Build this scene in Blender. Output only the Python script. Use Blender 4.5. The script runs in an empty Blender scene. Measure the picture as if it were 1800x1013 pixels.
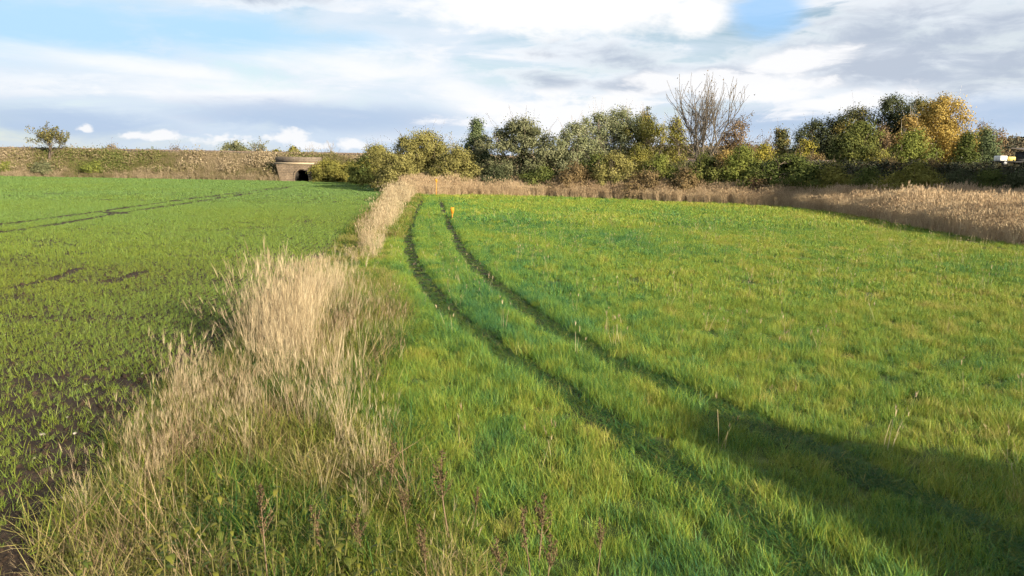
import bpy, math, random
import numpy as np
from mathutils import Vector, Matrix

# ------------------------------------------------------------------ camera, sky, sun, exposure
S = bpy.context.scene
F = 1310.0                      # focal length in photo pixels (1800 wide)
CAM = np.array((0.0, 0.0, 4.0)) # standing on a bank about 4 m above the fields
PITCH, ROLL = math.radians(9.39), math.radians(0.8)
SUN_AZ, SUN_EL = math.radians(42), math.radians(17)   # shadows run 42 deg left of straight ahead
fw = np.array((0, math.cos(PITCH), -math.sin(PITCH)))
r0 = np.array((1.0, 0, 0)); u0 = np.array((0, math.sin(PITCH), math.cos(PITCH)))
rt = math.cos(ROLL)*r0 + math.sin(ROLL)*u0
up = -math.sin(ROLL)*r0 + math.cos(ROLL)*u0
cd = bpy.data.cameras.new('camera'); cam = bpy.data.objects.new('camera', cd)
S.collection.objects.link(cam); S.camera = cam
cd.sensor_width = 36; cd.lens = 36*F/1800; cd.clip_end = 20000; cd.clip_start = 0.1
cam.matrix_world = Matrix(((rt[0], up[0], -fw[0], CAM[0]), (rt[1], up[1], -fw[1], CAM[1]),
                           (rt[2], up[2], -fw[2], CAM[2]), (0, 0, 0, 1)))
def ray(px, py):
    d = fw + (px-900)/F*rt + (506.5-py)/F*up
    return d/np.linalg.norm(d)
def G(px, py):                  # ground point under a photo pixel (flat fields, z = 0)
    d = ray(px, py); t = -CAM[2]/d[2]
    return CAM[0]+d[0]*t, CAM[1]+d[1]*t
def at(px, py, Y):              # point at depth Y
    d = ray(px, py); t = Y/d[1]
    return np.array((d[0]*t, Y, CAM[2]+d[2]*t))
def azel(px, py):
    d = ray(px, py)
    return math.atan2(d[0], d[1]), math.asin(d[2])

S.view_settings.view_transform = 'Standard'; S.view_settings.look = 'None'
S.view_settings.exposure = 1.35; S.view_settings.gamma = 1.0
S.render.engine = 'CYCLES'
S.cycles.use_denoising = True
S.cycles.max_bounces = 3; S.cycles.diffuse_bounces = 2; S.cycles.glossy_bounces = 1
S.cycles.transmission_bounces = 2; S.cycles.transparent_max_bounces = 4
S.cycles.caustics_reflective = False; S.cycles.caustics_refractive = False
S.cycles.use_light_tree = False
S.cycles.use_adaptive_sampling = True; S.cycles.adaptive_threshold = 0.027; S.cycles.adaptive_min_samples = 12

sunhor = np.array((-math.sin(SUN_AZ), math.cos(SUN_AZ)))       # horizontal way the light travels
sl = bpy.data.lights.new('sun', 'SUN'); sl.energy = 5.0; sl.angle = math.radians(0.55); sl.color = (1.0, 0.87, 0.66)
so = bpy.data.objects.new('sun', sl); S.collection.objects.link(so)
so.rotation_euler = Vector((sunhor[0]*math.cos(SUN_EL), sunhor[1]*math.cos(SUN_EL), -math.sin(SUN_EL))).to_track_quat('-Z', 'Y').to_euler()

W = bpy.data.worlds.new('World'); S.world = W; W.use_nodes = True
def build_sky():
    nt = W.node_tree; nt.nodes.clear(); N = nt.nodes.new; L = nt.links.new
    def val(x):
        return x
    def m(op, a, b=None, c=None, clamp=False):
        n = N('ShaderNodeMath'); n.operation = op; n.use_clamp = clamp
        for i, v in enumerate((a, b, c)):
            if v is None: continue
            if isinstance(v, (int, float)): n.inputs[i].default_value = v
            else: L(v, n.inputs[i])
        return n.outputs[0]
    def sstep(x, a, b):
        n = N('ShaderNodeMapRange'); n.interpolation_type = 'SMOOTHSTEP'
        L(x, n.inputs[0]); n.inputs[1].default_value = a; n.inputs[2].default_value = b
        return n.outputs[0]
    def mix(f, a, b):
        n = N('ShaderNodeMix'); n.data_type = 'RGBA'
        if isinstance(f, float): n.inputs[0].default_value = f
        else: L(f, n.inputs[0])
        for i, v in ((6, a), (7, b)):
            if isinstance(v, tuple): n.inputs[i].default_value = (*v, 1)
            else: L(v, n.inputs[i])
        return n.outputs[2]
    sky = N('ShaderNodeTexSky'); sky.sky_type = 'NISHITA'; sky.sun_disc = False
    sky.sun_elevation = SUN_EL; sky.sun_rotation = math.atan2(-sunhor[0], -sunhor[1])
    sky.air_density = 1.0; sky.dust_density = 0.6; sky.ozone_density = 1.2
    sc = N('ShaderNodeVectorMath'); sc.operation = 'SCALE'; L(sky.outputs[0], sc.inputs[0]); sc.inputs['Scale'].default_value = 0.13
    tc = N('ShaderNodeTexCoord'); sp = N('ShaderNodeSeparateXYZ'); L(tc.outputs['Generated'], sp.inputs[0])
    az = m('ARCTAN2', sp.outputs[0], sp.outputs[1]); el = m('ARCSINE', sp.outputs[2])
    def noise(sx, sy, detail, rough=0.55, off=0.0, dist=0.0):
        cb = N('ShaderNodeCombineXYZ'); L(m('MULTIPLY', az, sx), cb.inputs[0]); L(m('MULTIPLY', el, sy), cb.inputs[1]); cb.inputs[2].default_value = off
        n = N('ShaderNodeTexNoise'); L(cb.outputs[0], n.inputs['Vector']); n.inputs['Scale'].default_value = 1.0
        n.inputs['Detail'].default_value = detail; n.inputs['Roughness'].default_value = rough; n.inputs['Distortion'].default_value = dist
        return n.outputs[0]
    wisp = noise(4.5, 22, 5, 0.62, 3.1, 0.6)
    fine = noise(14, 40, 5, 0.62, 7.7, 0.4)
    puff = noise(38, 60, 3, 0.6, 1.3)
    big = noise(2.2, 6.5, 2, 0.55, 11.0, 0.5)
    ae = N('ShaderNodeCombineXYZ'); L(az, ae.inputs[0]); L(el, ae.inputs[1])
    def blob(px, py, rx, ry, tilt=0.0):        # distance from a cloud's centre, 1 at its rim
        a, e = azel(px, py); mp = N('ShaderNodeMapping'); mp.vector_type = 'TEXTURE'; L(ae.outputs[0], mp.inputs[0])
        mp.inputs['Location'].default_value = (a, e, 0); mp.inputs['Rotation'].default_value = (0, 0, tilt); mp.inputs['Scale'].default_value = (rx/F, ry/F, 1)
        ln = N('ShaderNodeVectorMath'); ln.operation = 'LENGTH'; L(mp.outputs[0], ln.inputs[0]); return ln.outputs['Value']
    def layer(blobs, nz, amp, lo, hi):
        acc = None
        for b in blobs:
            x = blob(*b); acc = x if acc is None else m('MINIMUM', acc, x)
        acc = m('SUBTRACT', m('MULTIPLY_ADD', nz, amp, 1.0-0.5*amp), acc)
        return sstep(acc, lo, hi)
    col = sc.outputs[0]
    # high thin veil over most of the sky
    veil = sstep(m('ADD', m('MULTIPLY', wisp, 0.65), m('MULTIPLY', big, 0.5)), 0.36, 0.64)
    col = mix(m('MULTIPLY', veil, 0.92), col, (0.76, 0.84, 0.94))
    # hazy blue-grey layer near the horizon
    low = m('MULTIPLY', sstep(el, 0.13, 0.0), m('ADD', 0.62, m('MULTIPLY', m('SUBTRACT', wisp, 0.5), 0.8)), None, True)
    col = mix(low, col, (0.51, 0.64, 0.83))
    # pale blue openings below
    # general white and grey decks, everywhere
    white = sstep(m('ADD', m('MULTIPLY', wisp, 0.6), m('MULTIPLY', fine, 0.4)), 0.49, 0.64)
    col = mix(m('MULTIPLY', white, 0.6), col, (0.97, 0.97, 0.98))
    op = layer([(90, 45, 400, 80, 0.0), (400, 60, 340, 60, 0.0)], m('ADD', m('MULTIPLY', wisp, 0.5), m('MULTIPLY', fine, 0.5)), 1.6, 0.1, 0.8)
    col = mix(m('MULTIPLY', op, 0.95), col, (0.47, 0.74, 0.98))
    # white streaks of the left deck
    st = layer([(300, 125, 480, 26, -0.08), (620, 118, 330, 50, -0.06), (820, 165, 190, 60, -0.35), (420, 160, 330, 45, -0.05)], m('ADD', m('MULTIPLY', wisp, 0.7), m('MULTIPLY', fine, 0.3)), 2.4, 0.05, 0.95)
    col = mix(m('MULTIPLY', st, 0.85), col, (0.97, 0.975, 0.99))
    # grey clouds with bright rims
    gn = m('ADD', m('MULTIPLY', wisp, 0.45), m('MULTIPLY', fine, 0.55))
    grb = [(1690, 60, 330, 60, 0.1), (1660, 125, 430, 85, 0.06), (1090, 105, 220, 44, -0.15), (1520, 65, 280, 60, 0.2), (1290, 130, 170, 30, -0.1), (1130, 150, 150, 32, 0), (430, -10, 190, 26, 0), (960, 140, 120, 26, 0)]
    rim = layer(grb, gn, 3.0, 0.0, 0.35); core = layer(grb, gn, 3.0, 0.28, 1.0)
    col = mix(m('MULTIPLY', rim, 0.5), col, (0.93, 0.945, 0.97))
    col = mix(m('MULTIPLY', core, 0.85), col, (0.44, 0.51, 0.63))
    # blue slate banks low in the sky
    sl_ = layer([(1360, 215, 190, 40, 0.0), (1740, 200, 300, 40, 0.05), (560, 205, 330, 40, 0), (90, 220, 260, 42, 0)], m('ADD', m('MULTIPLY', wisp, 0.6), m('MULTIPLY', fine, 0.4)), 1.9, 0.05, 0.75)
    col = mix(m('MULTIPLY', sl_, 0.7), col, (0.41, 0.54, 0.75))
    # the bright gap and the bright white masses
    br = layer([(1010, 4, 360, 78, 0.0), (1225, 25, 85, 48, 0)], m('ADD', m('MULTIPLY', fine, 0.6), m('MULTIPLY', puff, 0.4)), 1.1, 0.1, 0.6)
    col = mix(br, col, (1.0, 1.0, 1.0))
    br2 = layer([(1310, 155, 210, 34, -0.08), (1400, 105, 110, 22, 0.2), (1480, 178, 150, 24, 0.12), (950, 205, 180, 46, 0.0), (1090, 185, 100, 26, 0)], m('ADD', m('MULTIPLY', wisp, 0.4), m('MULTIPLY', fine, 0.6)), 3.4, 0.05, 0.55)
    col = mix(m('MULTIPLY', br2, 0.93), col, (0.97, 0.97, 0.985))
    bl = layer([(1345, 25, 85, 60, 0.0)], fine, 0.8, 0.1, 0.7)
    col = mix(m('MULTIPLY', bl, 0.85), col, (0.36, 0.63, 0.97))
    # small cumulus low on the horizon
    cu = layer([(146, 226, 17, 9, 0), (240, 238, 30, 11, 0), (280, 238, 36, 11, 0), (395, 245, 55, 12, 0), (505, 244, 48, 17, 0), (545, 254, 60, 9, 0), (620, 253, 42, 12, 0)], puff, 2.4, 0.05, 0.6)
    col = mix(m('MULTIPLY', cu, 0.9), col, (0.95, 0.95, 0.96))
    bg = N('ShaderNodeBackground'); L(col, bg.inputs[0]); bg.inputs[1].default_value = 0.41   # Nishita at 0.13 x 0.41
    out = N('ShaderNodeOutputWorld'); L(bg.outputs[0], out.inputs[0])
    W.cycles.sampling_method = 'NONE'
build_sky()

# ------------------------------------------------------------------ helpers
C = S.collection
RNG = np.random.default_rng(7)
def tag(o, label=None, cat=None, group=None, kind=None):
    if label: o['label'] = label
    if cat: o['category'] = cat
    if group: o['group'] = group
    if kind: o['kind'] = kind
    return o
def empty(name, loc=(0, 0, 0), rz=0.0):
    o = bpy.data.objects.new(name, None); o.location = loc; o.rotation_euler = (0, 0, rz); o.empty_display_size = 0.2
    C.objects.link(o); return o
class MB:
    def __init__(s): s.v = []; s.f = []; s.c = []; s.n = 0
    def add(s, V, Fc, lc=None):
        V = np.asarray(V, float).reshape(-1, 3); Fc = np.asarray(Fc, int)
        s.v.append(V); s.f.append(Fc+s.n); s.n += len(V)
        s.c.append(np.zeros((len(V), 3)) if lc is None else np.broadcast_to(lc, (len(V), 3)))
        return s
    def box(s, c, d, rz=0.0, lc=None):
        x, y, z = np.array(d)/2
        V = np.array([(-x,-y,-z),(x,-y,-z),(x,y,-z),(-x,y,-z),(-x,-y,z),(x,-y,z),(x,y,z),(-x,y,z)])
        if rz:
            cz, sz = math.cos(rz), math.sin(rz); V = np.stack((V[:,0]*cz-V[:,1]*sz, V[:,0]*sz+V[:,1]*cz, V[:,2]), 1)
        return s.add(V+np.array(c), [(3,2,1,0),(4,5,6,7),(0,1,5,4),(1,2,6,5),(2,3,7,6),(3,0,4,7)], lc)
    def tube(s, P, R, n=5, lc=None, caps=False):
        P = np.asarray(P, float); R = np.broadcast_to(R, (len(P),))
        T = np.gradient(P, axis=0); T /= np.linalg.norm(T, axis=1)[:, None]+1e-9
        ref = np.array((1.0, 0.13, 0.07)) if abs(T[0][0]) < 0.8 else np.array((0.1, 1.0, 0.1))
        A = np.cross(T, ref); A /= np.linalg.norm(A, axis=1)[:, None]+1e-9
        B = np.cross(T, A)
        th = np.arange(n)*2*math.pi/n
        V = P[:, None]+R[:, None, None]*(np.cos(th)[None, :, None]*A[:, None]+np.sin(th)[None, :, None]*B[:, None])
        k = len(P); i, j = np.meshgrid(np.arange(k-1), np.arange(n), indexing='ij')
        Fq = np.stack((i*n+j, i*n+(j+1) % n, (i+1)*n+(j+1) % n, (i+1)*n+j), -1).reshape(-1, 4)
        s.add(V.reshape(-1, 3), Fq, lc)
        if caps:
            s.f.append(np.array([list(range(n))[::-1]])+s.n-k*n); s.f.append(np.array([list(range(n))])+s.n-n)
        return s
    def mesh(s, name, mat, smooth=False):
        me = bpy.data.meshes.new(name)
        V = np.concatenate(s.v); me.vertices.add(len(V)); me.vertices.foreach_set('co', V.astype(np.float32).ravel())
        tot = np.concatenate([np.full(len(f), f.shape[1]) for f in s.f]); li = np.concatenate([f.ravel() for f in s.f])
        me.loops.add(len(li)); me.loops.foreach_set('vertex_index', li.astype(np.int32))
        me.polygons.add(len(tot)); st = np.concatenate(([0], np.cumsum(tot)[:-1]))
        me.polygons.foreach_set('loop_start', st.astype(np.int32)); me.polygons.foreach_set('loop_total', tot.astype(np.int32))
        if smooth: me.polygons.foreach_set('use_smooth', np.ones(len(tot), bool))
        a = me.attributes.new('lc', 'FLOAT_COLOR', 'POINT')
        c = np.concatenate(s.c); a.data.foreach_set('color', np.concatenate((c, np.ones((len(c), 1))), 1).astype(np.float32).ravel())
        me.update(calc_edges=True); me.materials.append(mat)
        return me
    def build(s, name, mat, parent=None, smooth=False, link=True):
        o = bpy.data.objects.new(name, s.mesh(name, mat, smooth))
        if link: C.objects.link(o)
        if parent: o.parent = parent
        return o

def hash2(ix, iy, seed):
    n = (ix.astype(np.int64)*374761393+iy.astype(np.int64)*668265263+seed*974711) & 0xFFFFFFFF
    n = ((n ^ (n >> 13))*1274126177) & 0xFFFFFFFF
    return ((n ^ (n >> 16)) & 0xFFFF)/65535.0
def vnoise(x, y, seed=0):
    x = np.asarray(x, float); y = np.asarray(y, float)
    ix = np.floor(x); iy = np.floor(y); fx = x-ix; fy = y-iy
    fx = fx*fx*(3-2*fx); fy = fy*fy*(3-2*fy)
    a = hash2(ix, iy, seed); b = hash2(ix+1, iy, seed); c = hash2(ix, iy+1, seed); d = hash2(ix+1, iy+1, seed)
    return (a*(1-fx)+b*fx)*(1-fy)+(c*(1-fx)+d*fx)*fy
def fbm(x, y, seed=0, oct=4):
    v = 0; a = 0.5; t = 0
    for k in range(oct):
        v = v+a*vnoise(np.asarray(x)*2**k, np.asarray(y)*2**k, seed+k*17); t += a; a *= 0.5
    return v/t
def inpoly(x, y, poly):
    r = np.zeros(len(x), bool); n = len(poly)
    for i in range(n):
        x1, y1 = poly[i]; x2, y2 = poly[(i+1) % n]
        if y1 == y2: continue
        c = ((y1 > y) != (y2 > y)) & (x < (x2-x1)*(y-y1)/(y2-y1)+x1)
        r ^= c
    return r
def polydist(x, y, pts):
    d = np.full(len(x), 1e9)
    for (x1, y1), (x2, y2) in zip(pts[:-1], pts[1:]):
        dx, dy = x2-x1, y2-y1; t = np.clip(((x-x1)*dx+(y-y1)*dy)/(dx*dx+dy*dy), 0, 1)
        d = np.minimum(d, np.hypot(x-x1-t*dx, y-y1-t*dy))
    return d
def smooth_poly(pts, n=12):
    pts = np.array(pts, float); out = []
    P = np.vstack((2*pts[0]-pts[1], pts, 2*pts[-1]-pts[-2]))
    for i in range(1, len(P)-2):
        for t in np.linspace(0, 1, n, endpoint=False):
            p0, p1, p2, p3 = P[i-1:i+3]
            out.append(0.5*((2*p1)+(-p0+p2)*t+(2*p0-5*p1+4*p2-p3)*t*t+(-p0+3*p1-3*p2+p3)*t**3))
    out.append(pts[-1]); return np.array(out)

# ------------------------------------------------------------------ materials
def newmat(name):
    mt = bpy.data.materials.new(name); mt.use_nodes = True; nt = mt.node_tree; nt.nodes.clear()
    return mt, nt, nt.nodes.new, nt.links.new
def ramp_node(N, stops):
    r = N('ShaderNodeValToRGB'); e = r.color_ramp.elements
    while len(e) < len(stops): e.new(0.5)
    for i, (p, c) in enumerate(stops): e[i].position = p; e[i].color = (*c, 1)
    return r
def leafmat(name, cols, transl=0.25, rough=0.6, inst=False, spread=0.5, patch=None, spec=0.25):
    mt, nt, N, L = newmat(name)
    at_ = N('ShaderNodeAttribute'); at_.attribute_name = 'lc'; sp = N('ShaderNodeSeparateColor'); L(at_.outputs['Color'], sp.inputs[0])
    k = N('ShaderNodeMath'); k.operation = 'MULTIPLY_ADD'; L(sp.outputs[1], k.inputs[0]); k.inputs[1].default_value = spread; 
    base = N('ShaderNodeMath'); base.operation = 'ADD'; base.inputs[1].default_value = -spread/2
    if inst:
        ia = N('ShaderNodeAttribute'); ia.attribute_type = 'INSTANCER'; ia.attribute_name = 'tint'; L(ia.outputs['Fac'], base.inputs[0])
    else: L(sp.outputs[0], base.inputs[0])
    L(base.outputs[0], k.inputs[2])
    n = len(cols); r = ramp_node(N, [(i/(n-1) if n > 1 else 0, c) for i, c in enumerate(cols)]); L(k.outputs[0], r.inputs[0])
    hv = N('ShaderNodeHueSaturation'); L(r.outputs[0], hv.inputs['Color'])
    mr = N('ShaderNodeMapRange'); L(sp.outputs[2], mr.inputs[0]); mr.inputs[3].default_value = 0.78 if inst else 0.9; mr.inputs[4].default_value = 1.22 if inst else 1.1; L(mr.outputs[0], hv.inputs['Value'])
    if spec > 0.2:
        p = N('ShaderNodeBsdfPrincipled'); L(hv.outputs[0], p.inputs['Base Color']); p.inputs['Roughness'].default_value = rough
        p.inputs['Specular IOR Level'].default_value = spec
    else:
        p = N('ShaderNodeBsdfDiffuse'); L(hv.outputs[0], p.inputs['Color'])
    out = N('ShaderNodeOutputMaterial')
    if transl > 0:
        t = N('ShaderNodeBsdfTranslucent'); L(hv.outputs[0], t.inputs[0]); mx = N('ShaderNodeMixShader'); mx.inputs[0].default_value = transl
        L(p.outputs[0], mx.inputs[1]); L(t.outputs[0], mx.inputs[2]); L(mx.outputs[0], out.inputs[0])
    else: L(p.outputs[0], out.inputs[0])
    return mt
def surfmat(name, cols, scale=3.0, rough=0.9, bump=0.3, detail=6, scale2=None, bscale=None, spec=0.2):
    mt, nt, N, L = newmat(name)
    g = N('ShaderNodeNewGeometry'); nz = N('ShaderNodeTexNoise'); L(g.outputs['Position'], nz.inputs['Vector']); nz.inputs['Scale'].default_value = scale
    nz.inputs['Detail'].default_value = detail; nz.inputs['Roughness'].default_value = 0.65
    n = len(cols); r = ramp_node(N, [(0.3+0.4*i/max(1, n-1), c) for i, c in enumerate(cols)]); L(nz.outputs[0], r.inputs[0])
    p = N('ShaderNodeBsdfPrincipled'); L(r.outputs[0], p.inputs['Base Color']); p.inputs['Roughness'].default_value = rough; p.inputs['Specular IOR Level'].default_value = spec
    if bump:
        n2 = N('ShaderNodeTexNoise'); L(g.outputs['Position'], n2.inputs['Vector']); n2.inputs['Scale'].default_value = bscale or scale*6; n2.inputs['Detail'].default_value = 6
        b = N('ShaderNodeBump'); b.inputs['Strength'].default_value = bump; b.inputs['Distance'].default_value = 0.05; L(n2.outputs[0], b.inputs['Height']); L(b.outputs[0], p.inputs['Normal'])
    out = N('ShaderNodeOutputMaterial'); L(p.outputs[0], out.inputs[0])
    return mt
def stonemat(name, c1, c2, mortar, bw=0.7, bh=0.35):
    mt, nt, N, L = newmat(name)
    tc = N('ShaderNodeTexCoord'); sp = N('ShaderNodeSeparateXYZ'); L(tc.outputs['Object'], sp.inputs[0])
    cb = N('ShaderNodeCombineXYZ'); L(sp.outputs[0], cb.inputs[0]); L(sp.outputs[2], cb.inputs[1])
    b = N('ShaderNodeTexBrick'); L(cb.outputs[0], b.inputs['Vector']); b.inputs['Color1'].default_value = (*c1, 1); b.inputs['Color2'].default_value = (*c2, 1); b.inputs['Mortar'].default_value = (*mortar, 1)
    b.inputs['Scale'].default_value = 1.0; b.inputs['Brick Width'].default_value = bw; b.inputs['Row Height'].default_value = bh; b.inputs['Mortar Size'].default_value = 0.03
    nz = N('ShaderNodeTexNoise'); L(tc.outputs['Object'], nz.inputs['Vector']); nz.inputs['Scale'].default_value = 0.9; nz.inputs['Detail'].default_value = 6
    mx = N('ShaderNodeMix'); mx.data_type = 'RGBA'; mx.blend_type = 'MULTIPLY'; mx.inputs[0].default_value = 0.7
    r = ramp_node(N, [(0.3, (0.5, 0.45, 0.38)), (0.65, (1.1, 1.05, 1.0))]); L(nz.outputs[0], r.inputs[0]); L(b.outputs[0], mx.inputs[6]); L(r.outputs[0], mx.inputs[7])
    p = N('ShaderNodeBsdfPrincipled'); L(mx.outputs[2], p.inputs['Base Color']); p.inputs['Roughness'].default_value = 0.95
    bp = N('ShaderNodeBump'); bp.inputs['Distance'].default_value = 0.05; bp.inputs['Strength'].default_value = 0.6; L(b.outputs['Fac'], bp.inputs['Height']); bp.invert = True; L(bp.outputs[0], p.inputs['Normal'])
    out = N('ShaderNodeOutputMaterial'); L(p.outputs[0], out.inputs[0]); return mt

M = {}
M['soil'] = surfmat('soil', [(0.020, 0.013, 0.009), (0.036, 0.024, 0.016), (0.065, 0.045, 0.032)], 1.6, 0.95, 0.8, bscale=14)
M['thatch'] = surfmat('meadow_thatch', [(0.035, 0.055, 0.012), (0.06, 0.085, 0.018), (0.10, 0.10, 0.035)], 2.2, 0.95, 0.5)
M['track'] = surfmat('track_mud_shade', [(0.018, 0.016, 0.009), (0.032, 0.03, 0.014), (0.055, 0.046, 0.022)], 3.0, 0.9, 0.6)  # mud colour darkened so the ruts carry painted shade
M['land'] = surfmat('far_land', [(0.05, 0.075, 0.022), (0.08, 0.09, 0.03), (0.10, 0.09, 0.045)], 0.02, 0.95, 0.0)
M['bank'] = surfmat('bank_earth', [(0.05, 0.042, 0.022), (0.10, 0.085, 0.04), (0.14, 0.11, 0.06)], 0.7, 0.95, 0.5)
M['ballast'] = surfmat('ballast', [(0.045, 0.037, 0.033), (0.075, 0.062, 0.055)], 5, 0.95, 0.5)
M['steel'] = surfmat('rail_steel', [(0.09, 0.06, 0.045), (0.13, 0.085, 0.06)], 2, 0.5, 0.0)
M['bark'] = surfmat('bark', [(0.06, 0.045, 0.033), (0.11, 0.085, 0.062), (0.17, 0.14, 0.11)], 4, 0.9, 0.4)
M['bark_pale'] = surfmat('bark_pale', [(0.16, 0.125, 0.095), (0.24, 0.20, 0.155), (0.30, 0.26, 0.21)], 3, 0.9, 0.3)
M['bark_grey'] = surfmat('bark_grey', [(0.075, 0.062, 0.05), (0.11, 0.095, 0.078), (0.15, 0.13, 0.11)], 3, 0.9, 0.3)
M['bark_white'] = surfmat('bark_birch', [(0.12, 0.10, 0.08), (0.5, 0.47, 0.42), (0.6, 0.57, 0.52)], 3, 0.8, 0.2)
M['wood_hill'] = surfmat('hill_woods', [(0.05, 0.05, 0.025), (0.09, 0.075, 0.04), (0.12, 0.085, 0.05)], 0.06, 0.95, 0.0)
M['stone'] = stonemat('sandstone', (0.22, 0.17, 0.12), (0.165, 0.13, 0.095), (0.09, 0.07, 0.055))
M['stone_grey'] = stonemat('parapet_stone', (0.19, 0.155, 0.125), (0.15, 0.125, 0.10), (0.10, 0.08, 0.065), 1.1, 0.5)
M['cornice'] = surfmat('cornice_stone', [(0.38, 0.30, 0.20), (0.46, 0.365, 0.25)], 2, 0.9, 0.2)
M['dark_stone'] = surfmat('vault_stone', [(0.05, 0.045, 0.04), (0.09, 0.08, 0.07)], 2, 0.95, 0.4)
M['orange'] = surfmat('marker_orange', [(0.50, 0.22, 0.02), (0.58, 0.27, 0.03)], 6, 0.5, 0.05)
M['post'] = surfmat('marker_post', [(0.45, 0.20, 0.03), (0.55, 0.26, 0.04)], 8, 0.6, 0.05)
M['concrete'] = surfmat('coping_concrete', [(0.20, 0.16, 0.13), (0.28, 0.22, 0.18)], 3, 0.9, 0.3)
M['asphalt'] = surfmat('asphalt', [(0.04, 0.04, 0.042), (0.06, 0.06, 0.06)], 5, 0.9, 0.2)
M['white'] = surfmat('white_tank', [(0.62, 0.62, 0.60), (0.74, 0.74, 0.72)], 2, 0.45, 0.02)
M['yellow'] = surfmat('yellow_tank', [(0.42, 0.34, 0.10), (0.5, 0.41, 0.13)], 2, 0.45, 0.02)
M['chassis'] = surfmat('chassis', [(0.02, 0.02, 0.022), (0.04, 0.04, 0.04)], 4, 0.7, 0.0)
M['rim'] = surfmat('wheel_rim', [(0.35, 0.35, 0.35), (0.45, 0.45, 0.45)], 4, 0.5, 0.0)
M['plaster'] = surfmat('plaster', [(0.42, 0.38, 0.32), (0.5, 0.46, 0.4)], 1, 0.9, 0.1)
M['rooftile'] = surfmat('roof_tile', [(0.22, 0.09, 0.06), (0.30, 0.13, 0.08)], 2, 0.85, 0.3)
M['beige'] = surfmat('beige_roof', [(0.50, 0.36, 0.24), (0.58, 0.43, 0.30)], 2, 0.7, 0.05)
M['pebble'] = surfmat('pebble', [(0.24, 0.20, 0.16), (0.38, 0.34, 0.29)], 25, 0.8, 0.2)

# ------------------------------------------------------------------ layout in the fields
yL = np.array([0, 3, 7, 9, 13, 19, 34, 46, 70, 103, 130]); xL = np.array([-3.6, -4.0, -4.7, -5.1, -5.7, -6.2, -7.8, -9.1, -12.0, -17.0, -21.0])
yR = np.array([0, 3, 8.6, 12.8, 19.4, 27.6, 37, 48, 70, 95, 130]); xR = np.array([1.0, 0.5, -1.2, -2.3, -2.9, -5.0, -6.4, -7.6, -9.9, -12.2, -16.0])
def stripL(y): return np.interp(y, yL, xL)
def stripR(y): return np.interp(y, yR, xR)
T1 = smooth_poly([G(*p) for p in ((745, 350), (731, 375), (721, 402), (719, 440), (742, 490), (790, 550), (850, 600), (940, 662), (1080, 755), (1210, 850), (1320, 930), (1400, 990))]+[(2.55, 5.5), (2.3, 3.0)], 8)
T2 = smooth_poly([G(*p) for p in ((772, 350), (785, 385), (805, 430), (840, 475), (900, 527), (980, 583), (1060, 632), (1150, 672), (1250, 715), (1400, 782), (1550, 852), (1700, 925), (1800, 985))]+[(5.3, 5.5), (5.2, 3.0)], 8)
T3 = smooth_poly([G(*p) for p in ((1430, 364), (1560, 394), (1680, 418), (1800, 447))]+[(29, 30)], 6)
REEDF = [G(*p) for p in ((716, 345), (745, 345), (820, 345), (940, 347), (1100, 353), (1250, 360), (1370, 366), (1440, 372), (1520, 386), (1600, 401), (1700, 418), (1800, 436))]+[(33, 33)]
REEDB = [(70, 60), (62, 74), (48, 78), (36, 80), (26, 86), (12, 98), (0, 102), (-14, 112), (-17, 112)]
REED = REEDF+REEDB
TRAM = [[G(*p) for p in ((-160, 420), (0, 396), (100, 383), (180, 372), (300, 355), (400, 342), (480, 332), (540, 325))],
        [G(*p) for p in ((-160, 436), (0, 410), (110, 394), (215, 375), (330, 358), (440, 341), (510, 330))]]
BARE = [([G(20, 508), G(90, 494), G(140, 474)], 0.22), ([G(185, 498), G(235, 486), G(248, 480)], 0.28), ([G(195, 374), G(210, 377)], 0.8), ([G(410, 391), G(480, 397)], 0.2), ([G(300, 450), G(345, 452)], 0.2)]
TOE0 = lambda X: 154-0.12*(X+30)

# ground: one sheet to the horizon
def grid(xs, ys, zf):
    X, Y = np.meshgrid(xs, ys, indexing='ij'); Z = zf(X, Y)
    n, k = X.shape; i, j = np.meshgrid(np.arange(n-1), np.arange(k-1), indexing='ij')
    Fq = np.stack((i*k+j, (i+1)*k+j, (i+1)*k+j+1, i*k+j+1), -1).reshape(-1, 4)
    return np.stack((X, Y, Z), -1).reshape(-1, 3), Fq
MB().add(*grid(np.linspace(-6000, 6000, 25), np.linspace(-1500, 9000, 25), lambda x, y: x*0-0.06)).build('ground', M['land'])
tag(bpy.data.objects['ground'], kind='structure')
def geom(a, b, s0, r):
    out = [a]; s = s0
    while out[-1] < b: out.append(out[-1]+s); s *= r
    return np.array(out)
ys = geom(2, 175, 0.07, 1.012); us = geom(0, 190, 0.07, 1.02)
def soilz(x, y):
    fade = np.clip(1-(np.hypot(x, y)-12)/45, 0.0, 1)
    return 0.004+fade*(0.075*(fbm(x*2.2, y*2.2, 3)-0.5)+0.05*(fbm(x*7, y*7, 9, 3)-0.5))
U, Y_ = np.meshgrid(us, ys, indexing='ij'); Xs = stripL(Y_)+0.5-U
n, k = U.shape; i, j = np.meshgrid(np.arange(n-1), np.arange(k-1), indexing='ij')
Fq = np.stack((i*k+j, i*k+j+1, (i+1)*k+j+1, (i+1)*k+j), -1).reshape(-1, 4)
tag(MB().add(np.stack((Xs, Y_, soilz(Xs, Y_)), -1).reshape(-1, 3), Fq).build('field_soil', M['soil'], smooth=True), kind='structure')
def meadz(x, y): return 0.006+0.07*(fbm(x*0.5, y*0.5, 21)-0.5)
tag(MB().add(*grid(np.linspace(-22, 75, 195), np.linspace(1, 126, 250), lambda x, y: meadz(x, y)-np.where(x < stripL(y)+0.3, 0.3, 0))).build('meadow', M['thatch'], smooth=True), kind='structure')
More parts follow.
